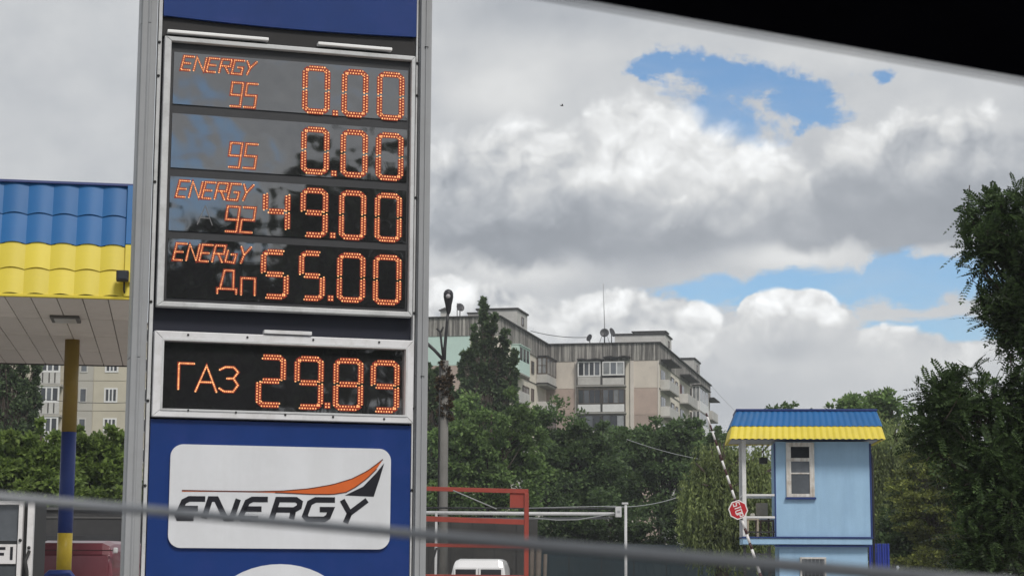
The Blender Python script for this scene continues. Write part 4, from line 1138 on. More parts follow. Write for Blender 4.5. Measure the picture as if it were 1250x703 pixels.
# balcony
bx('post', M_bwhite, booth, xb0, xb0 + .105, -.08, .02, zfl, zce + .1, .01)
bx('back_post', M_bwhite, booth, xb0, xb0 + .09, DB - .1, DB, zfl, zce + .1, .01)
for py in (604, 631):
    z = ZBo(py, 925)
    rl = MB().box(xb0 + .106, xw0 - .036, -.055, -.01, z - .028, z + .028).build('rail', M_bwhite, booth, .006)
    bx('side_rail', M_bwhite, booth, xb0 + .02, xb0 + .07, .03, DB - .11, z - .028, z + .028, .006)
    bx('rear_rail', M_bwhite, booth, xb0 + .10, xw0 - .01, DB - .08, DB - .03, z - .028, z + .028, .006)
rb = ZBo(649, 925); bx('toe_rail', M_steel, booth, xb0 + .106, xw0 - .036, -.05, -.02, rb - .02, rb + .02)
# hanging lantern under balcony ceiling
ul_, zl_ = PB.uz(934, 560); ln = MB().box(ul_ - .11, ul_ + .11, .7, .92, zl_ - .08, zl_ + .08).build('hanging_lamp', M_steel, booth, .02)
MB().tube([(ul_, .81, zl_ + .08), (ul_, .81, zce + .02)], .012, 6).build('lamp_rod', M_steel, ln)
# roof: mansard, yellow lower course and blue upper course with wave-edged sheets
ze = ZBo(537.5); zm = ZBo(520.3); zt_ = ZBo(501.5)
xe0, xe1 = UBo(889.5, 537), UBo(1077, 537); xm0, xm1 = UBo(893, 520), UBo(1073, 520); xt0, xt1 = UBo(899.5, 501), UBo(1069, 501)
ye, ym, yt = -.62, -.38, -.05
ov = .62
def course(name, m_, z0, z1, xa0, xa1, xb0_, xb1_, y0, y1, yb0, yb1, amp):
    """waved skirt on all four sides between rectangle (xa0..xa1,y0..yb0) at z0 and the smaller one at z1"""
    mb = MB()
    sides = [((xa0, y0), (xa1, y0), (xb0_, y1), (xb1_, y1), (0, -1)), ((xa1, y0), (xa1, yb0), (xb1_, y1), (xb1_, yb1), (1, 0)),
             ((xa1, yb0), (xa0, yb0), (xb1_, yb1), (xb0_, yb1), (0, 1)), ((xa0, yb0), (xa0, y0), (xb0_, yb1), (xb0_, y1), (-1, 0))]
    for a, b, c_, d_, nrm in sides:
        L_ = math.hypot(b[0] - a[0], b[1] - a[1]); nw = max(2, round(L_ / .165)); n = nw * 6
        vs = []
        for i in range(n + 1):
            t = i / n; w = (.5 - .5 * math.cos(2 * math.pi * t * nw)) ** .7
            for (s0, s1, z, tt) in ((a, b, z0, 0), (c_, d_, z1, 1)):
                x = s0[0] + (s1[0] - s0[0]) * t; y = s0[1] + (s1[1] - s0[1]) * t
                vs.append((x + nrm[0] * amp * w, y + nrm[1] * amp * w, z + (.018 * (w - .5) if tt == 0 else 0)))
        base = len(vs)
        for i in range(n + 1):
            v = vs[2 * i]; vs.append((v[0] - nrm[0] * .06, v[1] - nrm[1] * .06, v[2] + .02))
        mb.add(vs, [(2 * i, 2 * i + 2, 2 * i + 3, 2 * i + 1) for i in range(n)], 0, True)
        mb.add(vs, [(2 * i, base + i, base + i + 1, 2 * i + 2) for i in range(n)], 0, False)
    return mb.build(name, m_, booth)
course('yellow_roof_course', M_canyel, ze, zm, xe0, xe1, xm0, xm1, ye, ym, DB + .42, DB + .22, .022)
course('blue_roof_course', M_canblue, zm - .02, zt_, xm0 - .03, xm1 + .03, xt0, xt1, ym - .035, yt, DB + .25, DB + .03, .022)
bx('ridge_cap', mat('dark_blue_cap', (.012, .03, .15)), booth, xt0 - .03, xt1 + .03, yt - .05, DB + .1, zt_ - .01, zt_ + .05, .01)
M_eave = mat('eave_board', (.46, .45, .44), .7, 0, .08, 2)
bx('eave_board', M_eave, booth, xe0 + .06, xe1 - .06, ye + .07, DB + .36, ze + .03, ze + .07)
bx('eave_fascia', M_bdark, booth, xe0 + .05, xe1 - .05, ye + .05, ye + .069, ze - .02, ze + .05)
# gable/underside filling above wall (closed ceiling)
bx('ceiling', M_eave, booth, xb0, xw1, -.02, DB, zce + .10, ze + .028)
# window
wx0, wx1 = UBo(960), UBo(994.5); wz1, wz0 = ZBo(539.8, 977), ZBo(606.5, 977)
M_oldwhite = mat('old_window_paint', (.68, .67, .65), .6, 0, .08, 4, dirt=((.30, .24, .19), .7, 5), streak=((.32, .26, .2), .6, (12, 12, 1)))
f = MB(); q0, q1, r1, r0 = UBo(966), UBo(988.5), ZBo(545, 977), ZBo(602.5, 977)
f.box(wx0, q0, -.05, .02, wz0, wz1); f.box(q1, wx1, -.05, .02, wz0, wz1); f.box(q0, q1, -.05, .02, r1, wz1); f.box(q0, q1, -.05, .02, wz0, r0)
m1, m2 = ZBo(560.8, 977), ZBo(577.5, 977)
f.box(q0, q1, -.04, .02, m1 - .045, m1 + .045); f.box(q0, q1, -.035, .02, m2 - .02, m2 + .02)
fo = f.build('window', M_oldwhite, booth, .006)
for (z0, z1, g_) in ((m1 + .045, r1, M_glassd), (m2 + .02, m1 - .045, M_glassm), (r0, m2 - .02, M_glassm)): bx('pane', g_, fo, q0 + .002, q1 - .002, -.018, -.004, z0, z1)
bx('sill', M_bdark, fo, wx0 - .03, wx1 + .03, -.09, .0, wz0 - .06, wz0 - .004, .006)
lx0, lx1, lz1 = UBo(977, 690), UBo(1009, 690), ZBo(679.5, 990)
f = MB(); f.box(lx0, lx1, .05, .11, lz1 - .05, lz1); f.box(lx0, lx0 + .05, .05, .11, lz1 - .95, lz1 - .05); f.box(lx1 - .05, lx1, .05, .11, lz1 - .95, lz1 - .05); f.box(lx0, lx1, .05, .11, lz1 - 1.0, lz1 - .95)
fo = f.build('lower_window', M_oldwhite, booth, .004); bx('pane', M_glassd, fo, lx0 + .05, lx1 - .05, .08, .095, lz1 - .95, lz1 - .05)
gr_ = MB()
for i in range(6): gr_.tube([(lx0 + .1 + i * .1, .07, lz1 - .95), (lx0 + .1 + i * .1, .07, lz1 - .05)], .007, 5)
gr_.build('grille', M_palecable, fo)
MB().tube([(xw1 + .10, .25, .1), (xw1 + .10, .25, zce - .4), (xw1 + .02, .25, zce - .1)], .035, 8).build('drain_pipe', M_steel, booth)
# stair frame below the balcony
st = MB(); z1 = ZBo(666, 925)
for x in (xb0 + .05, lw0 - .25): st.box(x - .035, x + .035, .0, .07, 0, z1)
for py in (676, 686): st.box(xb0 + .09, lw0 - .29, .01, .05, ZBo(py, 925) - .025, ZBo(py, 925) + .025)
st.build('support_frame', M_steel, booth)
# chair and stool on the balcony
def loc_b(u, y, z): 
    p = Vector((b0.x, b0.y, 0)) + Vector((dB[0], dB[1], 0)) * u + Vector((-dB[1], dB[0], 0)) * y; p.z = z; return p
cu = UBo(936, 620); ch = empty('chair', loc_b(cu, 1.0, zfl), aB + .3, 'old chair with pale back board on the booth balcony', 'chair')
M_wood = mat('old_pale_wood', (.42, .36, .28), .7, 0, .15, 5); M_dwood = mat('dark_wood', (.10, .06, .04), .6, 0, .15, 5)
bx('seat', M_dwood, ch, -.21, .21, -.2, .2, .42, .46, .01); bx('backrest', M_wood, ch, -.17, .17, .18, .21, .58, .92, .02)
for x in (-.18, .18):
    for y in (-.17, .17): bx('leg', M_dwood, ch, x - .02, x + .02, y - .02, y + .02, 0, .42 if y < 0 else .58)
cu = UBo(920, 635); sl = empty('stool', loc_b(cu, .5, zfl), aB, 'small pale wooden stool on the booth balcony beside the chair', 'stool')
bx('seat', M_wood, sl, -.16, .16, -.15, .15, .44, .475, .008)
for x in (-.13, .13):
    for y in (-.12, .12): bx('leg', M_wood, sl, x - .022, x + .022, y - .022, y + .022, 0, .44)
bx('jar', mat('jar_pale', (.5, .48, .42), .5, 0, .1, 5), sl, -.06, .06, -.06, .06, .476, .62, .02)

# blue corrugated gate/fence piece right of the booth
f0 = at(1061, 690, 53); f1 = at(1086, 690, 53); zt2 = at(1072, 663, 53).z
fb = empty('blue_fence', (f0.x, f0.y, 0), .02, 'short deep blue corrugated fence against the right side of the booth', 'fence')
Mfb = mat('deep_blue_sheet', (.015, .035, .28), .45, 0, .1, 2)
W_ = f1.x - f0.x; n = 8
for i in range(n): bx('fence_sheet', Mfb, fb, W_ * i / n + .006, W_ * (i + 1) / n - .006, -.03 - .03 * (i % 2), .0, .1, zt2, .008)
bx('rail', Mfb, fb, 0, W_, .003, .04, zt2 - .3, zt2 - .24); bx('rail', Mfb, fb, 0, W_, .003, .04, .4, .46)
for x in (0.02, W_ - .06): bx('post', Mfb, fb, x, x + .05, .042, .09, 0, zt2 - .03)

# ------------------------------------------------------------------ barrier with stop sign
YBa = 46.0
e0 = at(928.5, 702, YBa); e1 = at(862, 504, YBa); ax = (e1 - e0); ax /= ax.length
piv = e0 - ax * ((e0.z - 1.0) / ax.z)
br = empty('barrier', (piv.x, piv.y, 0), 0, 'raised striped barrier boom leaning in front of the blue booth', 'barrier')
M_bw = mat('boom_white', (.72, .70, .70), .45, 0, .05, 4); M_br = mat('boom_dark_red', (.055, .016, .018), .45, 0, .15, 4)
top = Vector((e1.x - piv.x, e1.y - piv.y, e1.z)); bot = Vector((0, 0, 1.0)); Lb = (top - bot).length; axl = (top - bot) / Lb
pos = -.5; i = 0
segs_ = []
p_wh, p_dk = 10.5 / ppm(YBa) * 1.05, 7.5 / ppm(YBa) * 1.05
while pos < Lb:
    ln_ = p_wh if i % 2 else p_dk
    a = bot + axl * pos; b = bot + axl * min(pos + ln_ - .002, Lb)
    w0 = .037
    MB().tube([a, b], [w0 - .015 * max(0, pos) / Lb, w0 - .015 * max(0, pos + ln_) / Lb], 8).build('stripe', M_bw if i % 2 else M_br, br); pos += ln_; i += 1
ho = bx('housing', mat('barrier_yellow', (.6, .42, .03), .5, 0, .1, 3), br, -.18, .18, .08, .46, .0, 1.12, .03)
MB().lathe([(.07, -.12), (.07, .12)], (0, .0, 1.0), 12, 'y').build('pivot', M_steel, br)
# stop sign disc on the boom
sc_ = at(900.6, 622, YBa) - Vector((piv.x, piv.y, 0)); sc_.y -= .07
rs = 12.2 / ppm(YBa); ang = math.atan2(axl.z, axl.x)          # boom direction
sg = MB(); pts = [(sc_.x + rs * math.cos(ang + math.pi / 8 + i * math.pi / 4), sc_.z + rs * math.sin(ang + math.pi / 8 + i * math.pi / 4)) for i in range(8)]
sg.prism(pts, sc_.y - .012, sc_.y + .012); so_ = sg.build('stop_plate', M_bw, br)
pts = [(sc_.x + rs * .88 * math.cos(ang + math.pi / 8 + i * math.pi / 4), sc_.z + rs * .88 * math.sin(ang + math.pi / 8 + i * math.pi / 4)) for i in range(8)]
MB().prism(pts, sc_.y - .015, sc_.y - .0125).build('red_face', mat('stop_red', (.42, .012, .02), .4, 0, .06, 4), so_)
LT = {'S': [[(1, 1), (0, 1), (0, .52), (1, .48), (1, 0), (0, 0)]], 'T': [[(0, 1), (1, 1)], [(.5, 1), (.5, 0)]], 'O': [[(0, 0), (0, 1), (1, 1), (1, 0), (0, 0)]], 'P': [[(0, 0), (0, 1), (1, 1), (1, .5), (0, .5)]]}
tdir = Vector((-axl.x, -axl.z)); tup = Vector((-tdir.y, tdir.x))      # text runs down the boom
tm = MB(); cw = rs * .27; hh = rs * .62
for i, c_ in enumerate('STOP'):
    o_ = (i - 1.5) * cw * 1.42
    for path in LT[c_]:
        stroke(tm, [tuple(Vector((sc_.x, sc_.z)) + tdir * (o_ + (q[0] - .5) * cw) + tup * ((q[1] - .5) * hh)) for q in path], rs * .095, sc_.y - .018, sc_.y - .0152)
tm.build('stop_letters', M_bw, so_)

# ------------------------------------------------------------------ street lamp on concrete pole
YLp = 58.0
g0 = at(540.5, 640, YLp); lamp = empty('street_lamp', (g0.x, g0.y, 0), 0, 'concrete street lamp pole with a cobra head lamp and dead vine near its top', 'street lamp')
Lz = lambda px, py: at(px, py, YLp) - Vector((g0.x, g0.y, 0))
pt = Lz(543, 440); MB().tube([(0, 0, 0), (pt.x, 0, pt.z)], [.165, .115], 10).build('pole', mat('aged_pole_concrete', (.17, .165, .155), .9, 0, .15, 1.5), lamp)
MB().tube([Lz(542, 446), Lz(543, 425), Lz(545.5, 395), Lz(547.2, 380)], [.055, .05, .045, .045], 8).build('lamp_arm', M_steel, lamp)
hd = MB(); p = Lz(547.5, 378); Q = []
for (t, wx, wz) in ((0, .06, .06), (.12, .085, .08), (.30, .11, .09), (.44, .14, .11), (.56, .165, .13), (.68, .165, .13), (.78, .125, .10), (.84, .05, .04)):
    pass
hd.tube([p + Vector((0, 0, -.12)), p + Vector((.0, -.05, .0)), p + Vector((0, -.1, .14)), p + Vector((.0, -.16, .24)), p + Vector((.0, -.22, .36)), p + Vector((.0, -.26, .48)), p + Vector((.0, -.28, .55)), p + Vector((0, -.28, .585))],
        [.05, .085, .10, .125, .15, .145, .10, .03], 14)
hd_o = hd.build('lamp_head', mat('lamp_head_grey', (.035, .033, .04), .45, .2, .1, 3), lamp)
MB().lathe([(.075, 0), (.06, -.05), (.02, -.075)], (p.x, -.38, p.z + .36), 14, 'y').build('lens', mat('lamp_lens', (.42, .40, .42), .2, 0, .1, 3), hd_o)
MB().tube([Lz(541.5, 440), Lz(539, 420), Lz(537.5, 405), Lz(533, 401)], .035, 7).build('bent_arm', M_steel, lamp)
MB().tube([Lz(537.8, 406), Lz(541, 399)], .03, 6).build('insulator_arm', M_steel, lamp)
MB().tube([Lz(542, 440), Lz(530, 427), Lz(519, 417)], .05, 7).build('side_arm', M_steel, lamp)
MB().tube([Lz(546, 466), Lz(556, 466)], .03, 6).build('bracket', M_steel, lamp)
MB().tube([Lz(549 + 4 * math.cos(t), 507 + 5 * math.sin(t)) + Vector((0, -.1, 0)) for t in [i * .45 for i in range(15)]], .022, 6).build('cable_coil', M_cable, lamp)
MB().tube([Lz(537.5, 445) + Vector((0, -.13, 0)), Lz(536.5, 520) + Vector((0, -.2, 0)), Lz(535, 640) + Vector((0, -.22, 0))], .03, 6).build('down_cable', M_cable, lamp)

# ------------------------------------------------------------------ red steel frame
YF = 45.0
f0 = at(641, 650, YF); PF_ = Plane(f0, (1, .06, 0)); rf = empty('red_steel_frame', (f0.x, f0.y, 0), math.atan2(.06, 1), 'tall red painted steel frame of posts and beams with square corner plate', 'steel frame')
M_rst = mat('red_steel_paint', (.29, .045, .03), .5, 0, .12, 2.5, dirt=((.2, .04, .025), .5, 4))
fu_ = lambda px, py: PF_.uz(px, py)
def beam(pa, pb, h, y0, y1, name='beam'):
    a = fu_(*pa); b = fu_(*pb); m = MB()
    m.prism([(a[0], a[1] - h / 2), (b[0], b[1] - h / 2), (b[0], b[1] + h / 2), (a[0], a[1] + h / 2)], y0, y1)
    return m.build(name, M_rst, rf, .006)
beam((440, 594), (645, 599.5), .10, -.05, .05); beam((440, 630), (639.5, 637), .12, -.05, .05); beam((440, 663), (639.5, 667), .08, -.04, .04); beam((440, 702), (639.5, 704), .09, -.04, .04)
pu0 = fu_(639.8, 640)[0]; pu1 = fu_(645.3, 640)[0]; zt3 = fu_(642, 599)[1] - .055
bx('post', M_rst, rf, pu0, pu1, -.06, .06, 0, zt3, .008); bx('post', M_rst, rf, fu_(462, 640)[0], fu_(468, 640)[0], -.06, .06, 0, fu_(465, 594)[1] - .05, .008)
a = fu_(622.5, 602); b = fu_(639.6, 619.5); bx('corner_plate', M_rst, rf, a[0], b[0], -.015, .015, b[1], a[1] + .02, .004)
cb = MB(); p0_ = fu_(523, 700); p1_ = fu_(533, 668); stroke(cb, [p0_, p1_], .05, -.03, .02); stroke(cb, [fu_(536, 670), fu_(534, 703)], .04, -.03, .02)
cb.build('brace', M_steel, rf)
MB().tube([Vector((*fu_(553, 598.5)[:1], -.08, fu_(553, 598.5)[1])), Vector((fu_(606, 621)[0], -.08, fu_(606, 621)[1]))], .014, 6).build('tie_rod', M_palecable, rf)

# ------------------------------------------------------------------ overhead pipes, meter box, post
YP = 57.0
q0 = at(764, 660, YP); PP = Plane(q0, (1, 0, 0))
pp_ = empty('overhead_pipe', (q0.x, q0.y, 0), 0, 'pale overhead gas pipes running behind the red frame to a thin white post', 'pipe')
M_pw = mat('pipe_white', (.55, .55, .56), .5, 0, .1, 3, dirt=((.3, .29, .28), .5, 4))
up_ = lambda px, py: (PP.uz(px, py)[0], PP.uz(px, py)[1])
def pl_(pts, r, y, m_, name): MB().tube([(up_(*p)[0], y, up_(*p)[1]) for p in pts], r, 8).build(name, m_, pp_)
pl_([(470, 625), (640, 626.5), (750, 627)], .052, 0, M_pw, 'main_pipe'); pl_([(470, 619), (640, 620), (752, 620.5)], .025, .1, M_steel, 'upper_pipe')
pl_([(470, 632), (640, 632.5), (748, 632)], .03, .1, mat('pipe_grey', (.22, .22, .23), .5, 0, .1, 3), 'lower_pipe')
pl_([(640, 620), (700, 618.5), (752, 617.5)], .012, -.05, M_palecable, 'thin_pipe')
pl_([(640, 631), (680, 634.5), (705, 634), (730, 630), (752, 626)], .014, -.06, M_palecable, 'sagging_wire')
a = up_(751, 631); b = up_(758.5, 618); mbx = bx('meter_box', M_pw, pp_, a[0], b[0], -.12, .1, a[1], b[1], .015)
bx('box_label', mat('label_grey', (.3, .31, .33), .5, 0, .1, 3), mbx, a[0] + .05, b[0] - .05, -.124, -.118, a[1] + .12, b[1] - .12)
a = up_(762, 640)[0]; b = up_(765.6, 640)[0]
MB().tube([((a + b) / 2, 0, 0), ((a + b) / 2, 0, up_(764, 615.5)[1])], (b - a) / 2, 10).build('post', M_pw, pp_)
bx('post_cap', M_pw, pp_, a - .07, b + .03, -.06, .06, up_(764, 615.4)[1], up_(764, 613)[1], .01)
bx('post', M_pw, pp_, up_(531, 640)[0], up_(534, 640)[0], -.05, .05, 0, up_(532, 626)[1], .01)

# ------------------------------------------------------------------ fences
def panel_fence(name, label, px0, px1, ytop, Y, m_, n, cat='fence', rib=True, grp=None):
    a = at(px0, ytop, Y); b = at(px1, ytop, Y); r = empty(name, (a.x, a.y, 0), math.atan2(b.y - a.y, b.x - a.x), label, cat, grp)
    W = (b.xy - a.xy).length
    for i in range(n):
        x0 = W * i / n + .02; x1 = W * (i + 1) / n - .02; m = MB(); h = a.z + (b.z - a.z) * (i + .5) / n + rng.uniform(-.03, .03)
        k = 8
        for j in range(k):
            c0_ = x0 + (x1 - x0) * j / k; c1_ = x0 + (x1 - x0) * (j + 1) / k
            m.box(c0_, c1_ - .001, -.02 - (.012 if j % 2 else 0), .0, .05, h)
        m.build('fence_panel', m_, r)
        bx('post', M_steel, r, W * i / n - .03, W * i / n + .03, .003, .06, 0, h - .05)
    return r
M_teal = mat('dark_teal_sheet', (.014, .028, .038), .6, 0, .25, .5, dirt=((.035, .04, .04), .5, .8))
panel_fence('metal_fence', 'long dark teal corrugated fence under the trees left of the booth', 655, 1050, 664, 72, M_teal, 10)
M_board = mat('old_grey_boards', (.09, .085, .082), .85, 0, .2, 1.0, streak=((.05, .045, .04), .7))
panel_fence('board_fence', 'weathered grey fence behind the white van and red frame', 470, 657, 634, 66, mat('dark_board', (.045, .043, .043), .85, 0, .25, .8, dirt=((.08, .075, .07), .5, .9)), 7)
for i, (px, w) in enumerate(((648, .16), (656, .2), (664, .14))):
    a = at(px, 672, 64); tag(MB().tube([(a.x, a.y, 0), (a.x + .05, a.y, a.z + .3 - .2 * i)], w * .45, 8).build('wooden_pole', mat('grey_brown_wood', (.12, .10, .085), .9, 0, .2, 3)),
        ['thin weathered wooden pole next to the red post', 'thicker weathered wooden pole in the middle of three', 'weathered wooden pole farthest from the red post'][i], 'wooden pole', 'poles leaning at the fence')

# ------------------------------------------------------------------ cables
def cable(p, q, sag, r, label, m_=M_cable, n=24):
    pts = [p.lerp(q, t / n) - Vector((0, 0, sag * 4 * (t / n) * (1 - t / n))) for t in range(n + 1)]
    tag(MB().tube(pts, r, 6).build('cable', m_), label, 'cable', 'overhead cables')
cable(at(735, 618, 57), at(870, 585, 80), .35, .016, 'pale cable rising from the white meter box into the dark trees', M_palecable)
cable(at(648, 404, 190), at(720, 411.5, 203), .25, .035, 'thin cable from the left roof house to the smallest dish', M_cable)
cable(at(-10, 534, 60), at(160, 541, 60), .15, .018, 'thin dark cable crossing in front of the left bushes', M_cable)
cable(at(53, 487, 150), at(160, 491, 150), .15, .022, 'thin dark cable in front of the cream apartment windows', M_cable)
cable(at(868, 470, 249), at(1000, 560, 200), 1.5, .02, 'thin cable sloping down from the far end of the apartment roof', M_palecable)
cable(at(765, 536, 70), at(950, 566, 75), .3, .014, 'thin pale cable crossing the dark trees left of the booth', M_palecable)

# ------------------------------------------------------------------ bird
bp = at(686, 129.5, 60); bd = empty('bird', bp, .5, 'tiny dark bird flying against the grey clouds', 'bird'); bd.scale = (.55, .55, .55)
m = MB(); m.tube([(-.11, 0, 0), (-.05, 0, .01), (.03, 0, .012), (.08, 0, .015), (.11, 0, .012)], [.006, .028, .034, .02, .004], 8); m.build('body', M_steel, bd)
for s in (-1, 1): MB().add([(.04, s * .02, .01), (-.04, s * .02, .01), (-.07, s * .13, .08), (-.03, s * .18, .06), (.01, s * .10, .06), (.04, s * .02, .018), (-.04, s * .02, .018), (-.07, s * .13, .088), (-.03, s * .18, .066), (.01, s * .10, .068)],
    [(0, 1, 2, 3, 4), (9, 8, 7, 6, 5), (0, 5, 6, 1), (1, 6, 7, 2), (2, 7, 8, 3), (3, 8, 9, 4), (4, 9, 5, 0)]).build('wing', M_steel, bd)

# ------------------------------------------------------------------ inside of the car: roof lining edge and wiper
def P3(px, py, Y): return at(px, py, Y)
ra = P3(470, -40.5, .8); rb_ = P3(1420, 127, .8); dxr = (rb_ - ra)
def roofpt(t, y, dz): 
    p = ra + dxr * t; return Vector((p.x, p.y + y, p.z + dz))
prof = [(.0, .0), (.004, .010), (.0, .03), (-.06, .055), (-.3, .075), (-.95, .08), (-.95, .05), (-.3, .035), (-.06, .012), (-.015, -.001)]
m = MB(); n = 12; vs = []; k = len(prof)
for i in range(n + 1):
    t = i / n
    for (y, z) in prof: vs.append(roofpt(t, y, z))
fs = [(i * k + j, i * k + (j + 1) % k, (i + 1) * k + (j + 1) % k, (i + 1) * k + j) for i in range(n) for j in range(k)]
fs += [tuple(range(k)), tuple(range((n + 1) * k - 1, n * k - 1, -1))]
m.add(vs, fs, 0, True)
mat('dark_fabric', (.012, .012, .017), .9, 0, .15, 30).node_tree.nodes['Principled BSDF'].inputs['Specular IOR Level'].default_value = 0
roof = empty('car_roof_lining', (0, 0, 0), 0, 'dark car roof lining cutting across the upper right corner', 'car roof')
m.build('headliner', mat('dark_fabric', (.012, .012, .017), .9, 0, .15, 30), roof)
MB().tube([roofpt(i / 10, .002, -.0012) for i in range(11)], .0006, 8).build('edge_seal', mat('grey_rubber', (.16, .155, .17), .6, 0, .05, 30), roof)
YWp = .70
w0 = P3(-120, 596, YWp); w1 = P3(520, 652.5, YWp); w2 = P3(1240, 713, YWp)
wp_ = empty('windscreen_wiper', w0, 0, 'blurred grey wiper arm lying across the bottom of the view', 'wiper')
M_wip = mat('wiper_grey', (.46, .47, .49), .5, 0, .08, 20)
MB().tube([w0 - w0, (w1 - w0), (w2 - w0)], [.0018, .0019, .0026], 10).build('arm', M_wip, wp_)
MB().tube([(w1 - w0).lerp(w2 - w0, .02) + Vector((0, .012, -.001)), (w2 - w0) * 1.0 + Vector((0, .012, -.001))], .0012, 8).build('blade', M_steel, wp_)
# ------------------------------------------------------------------ trees
def quads_mesh(name, V, m_):
    """V: (n,4,3) array of quads"""
    n = len(V); me = bpy.data.meshes.new(name)
    me.vertices.add(n * 4); me.vertices.foreach_set('co', V.reshape(-1).astype(np.float32))
    me.loops.add(n * 4); me.loops.foreach_set('vertex_index', np.arange(n * 4, dtype=np.int32))
    me.polygons.add(n); me.polygons.foreach_set('loop_start', np.arange(0, n * 4, 4, dtype=np.int32))
    me.polygons.foreach_set('loop_total', np.full(n, 4, dtype=np.int32))
    me.materials.append(m_); me.update(calc_edges=True); return me

def leaf_quads(pos, axis, nrm, ln, wd):
    """rhombus leaves: base at pos, pointing along axis"""
    axis = axis / np.linalg.norm(axis, axis=1, keepdims=True)
    side = np.cross(axis, nrm); side /= np.maximum(1e-6, np.linalg.norm(side, axis=1, keepdims=True))
    ln = ln[:, None]; wd = wd[:, None]
    return np.stack([pos, pos + axis * ln * .45 + side * wd, pos + axis * ln, pos + axis * ln * .45 - side * wd], axis=1)

def crown(seed, blobs, ncl, nl, leaf, spread=.26, up=.35, inner=.35, stretch=1.0, aspect=.34):
    g = np.random.default_rng(seed); out = []; ctr = []
    areas = np.array([b[1][0] * b[1][2] for b in blobs]); areas = areas / areas.sum()
    for (c, r), a in zip(blobs, areas):
        c = np.array(c); r = np.array(r); n = max(4, int(ncl * a))
        d = g.normal(size=(n, 3)); d /= np.linalg.norm(d, axis=1, keepdims=True)
        rad = np.where(g.random(n) < inner, g.uniform(.2, .7, n), g.uniform(.7, 1.17, n))
        cc = c + d * r * rad[:, None]
        cr = spread * r.mean() * g.uniform(.55, 1.35, n)
        for k in range(n):
            m = int(nl * g.uniform(.6, 1.4))
            o = g.normal(size=(m, 3)); o /= np.linalg.norm(o, axis=1, keepdims=True)
            o *= (g.random((m, 1)) ** .45) * cr[k]; o[:, 2] *= .75 * stretch
            p = cc[k] + o
            ax = o / cr[k] * .6 + d[k] * .4 + g.normal(size=(m, 3)) * .55; ax[:, 2] -= .15
            nm = g.normal(size=(m, 3)) * .6; nm[:, 2] += up + .5
            out.append(leaf_quads(p, ax, nm, leaf * g.uniform(.6, 1.3, m), leaf * aspect * g.uniform(.7, 1.2, m)))
        ctr.append((cc, d))
    return np.concatenate(out), ctr

def px_blobs(Y, L, root, depth=.9):
    """(px,py,rx,ry[,dy]) -> local centres and radii"""
    out = []
    for b in L:
        yy = Y + (b[4] if len(b) > 4 else 0)
        p = at(b[0], b[1], yy); s = ppm(yy)
        out.append(((p.x - root.x, p.y - root.y, p.z), (b[2] / s, max(b[2], b[3] * .6) / s * depth, b[3] / s)))
    return out

def tree(name, label, cat, group, Y, base_px, L, m_, seed, ncl=90, nl=110, leaf=.2, trunk_r=.2, depth=.9, **kw):
    b = at(base_px, 690, Y); root = empty(name, (b.x, b.y, 0), 0, label, cat, group)
    bl = px_blobs(Y, L, b, depth)
    V, ctr = crown(seed, bl, ncl, nl, leaf, **kw)
    link(bpy.data.objects.new('crown', quads_mesh('crown', V, m_)), root)
    r2 = random.Random(seed); t = MB()
    topc = max(bl, key=lambda q: q[0][2]); h = topc[0][2] + topc[1][2] * .4
    path = [Vector((0, 0, 0)), Vector((topc[0][0] * .2 + r2.uniform(-.1, .1), topc[0][1] * .2, h * .33)), Vector((topc[0][0] * .6, topc[0][1] * .6, h * .66)), Vector((topc[0][0], topc[0][1], h))]
    t.tube(path, [trunk_r, trunk_r * .75, trunk_r * .45, trunk_r * .12], 8)
    for (c, d) in ctr:
        for k in r2.sample(range(len(c)), min(len(c), 7)):
            q = Vector(c[k]); s0 = path[1].lerp(path[2], r2.random())
            t.tube([s0, s0.lerp(q, .5) + Vector((0, 0, .05 * h)), q], [trunk_r * .28, trunk_r * .16, trunk_r * .05], 5)
    t.build('trunk', M_bark, root)
    return root

L_mid = leaf_mat('leaf_mid_green', (.135, .225, .085), .45, .48)
L_dark = leaf_mat('leaf_dark_green', (.10, .168, .074), .42, .45)
L_lite = leaf_mat('leaf_light_green', (.15, .235, .07), .55, .48)
L_pop = leaf_mat('leaf_poplar', (.092, .145, .078), .4, .42)
L_will = leaf_mat('leaf_willow', (.18, .24, .10), .4, .48)
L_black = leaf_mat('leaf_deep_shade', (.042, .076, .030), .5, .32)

# poplars: several narrow spires
def poplar(label, Y, base, spires, m_, seed, ncl, nl, leaf, name='poplar_tree'):
    L = []
    for (px, top, bot, w) in spires:
        n = max(3, int((bot - top) / (w * 1.1)))
        for i in range(n):
            f = (i + .5) / n; ww = w * (.35 + .75 * math.sin(math.pi * min(1, f * .62 + .06)))
            L.append((px + rng.uniform(-1.5, 1.5), top + (bot - top) * f, ww, (bot - top) / n * .85))
    return tree(name, label, 'tree', 'tall narrow poplars', Y, base, L, m_, seed, ncl, nl, leaf, .22, up=.0, stretch=1.6, spread=.42)
poplar('tall dark poplar with pointed spire top in front of the apartment block', 105, 590,
       [(591, 366, 470, 5.5), (578, 400, 540, 6), (602, 384, 560, 7), (616, 402, 500, 6), (567, 430, 600, 7), (590, 445, 640, 9), (610, 470, 640, 10), (627, 428, 520, 5), (556, 480, 640, 7)], L_pop, 11, 270, 60, .2)
poplar('short dark poplar just right of the price sign behind the lamp pole', 90, 530,
       [(530, 452, 640, 9), (522, 446, 640, 9), (545, 470, 640, 7)], L_pop, 12, 130, 70, .2)
poplar('dark poplar at the left picture edge below the canopy', 80, 14,
       [(-18, 400, 640, 24), (8, 395, 640, 22), (30, 418, 640, 16), (42, 445, 560, 9)], L_pop, 13, 330, 80, .16)
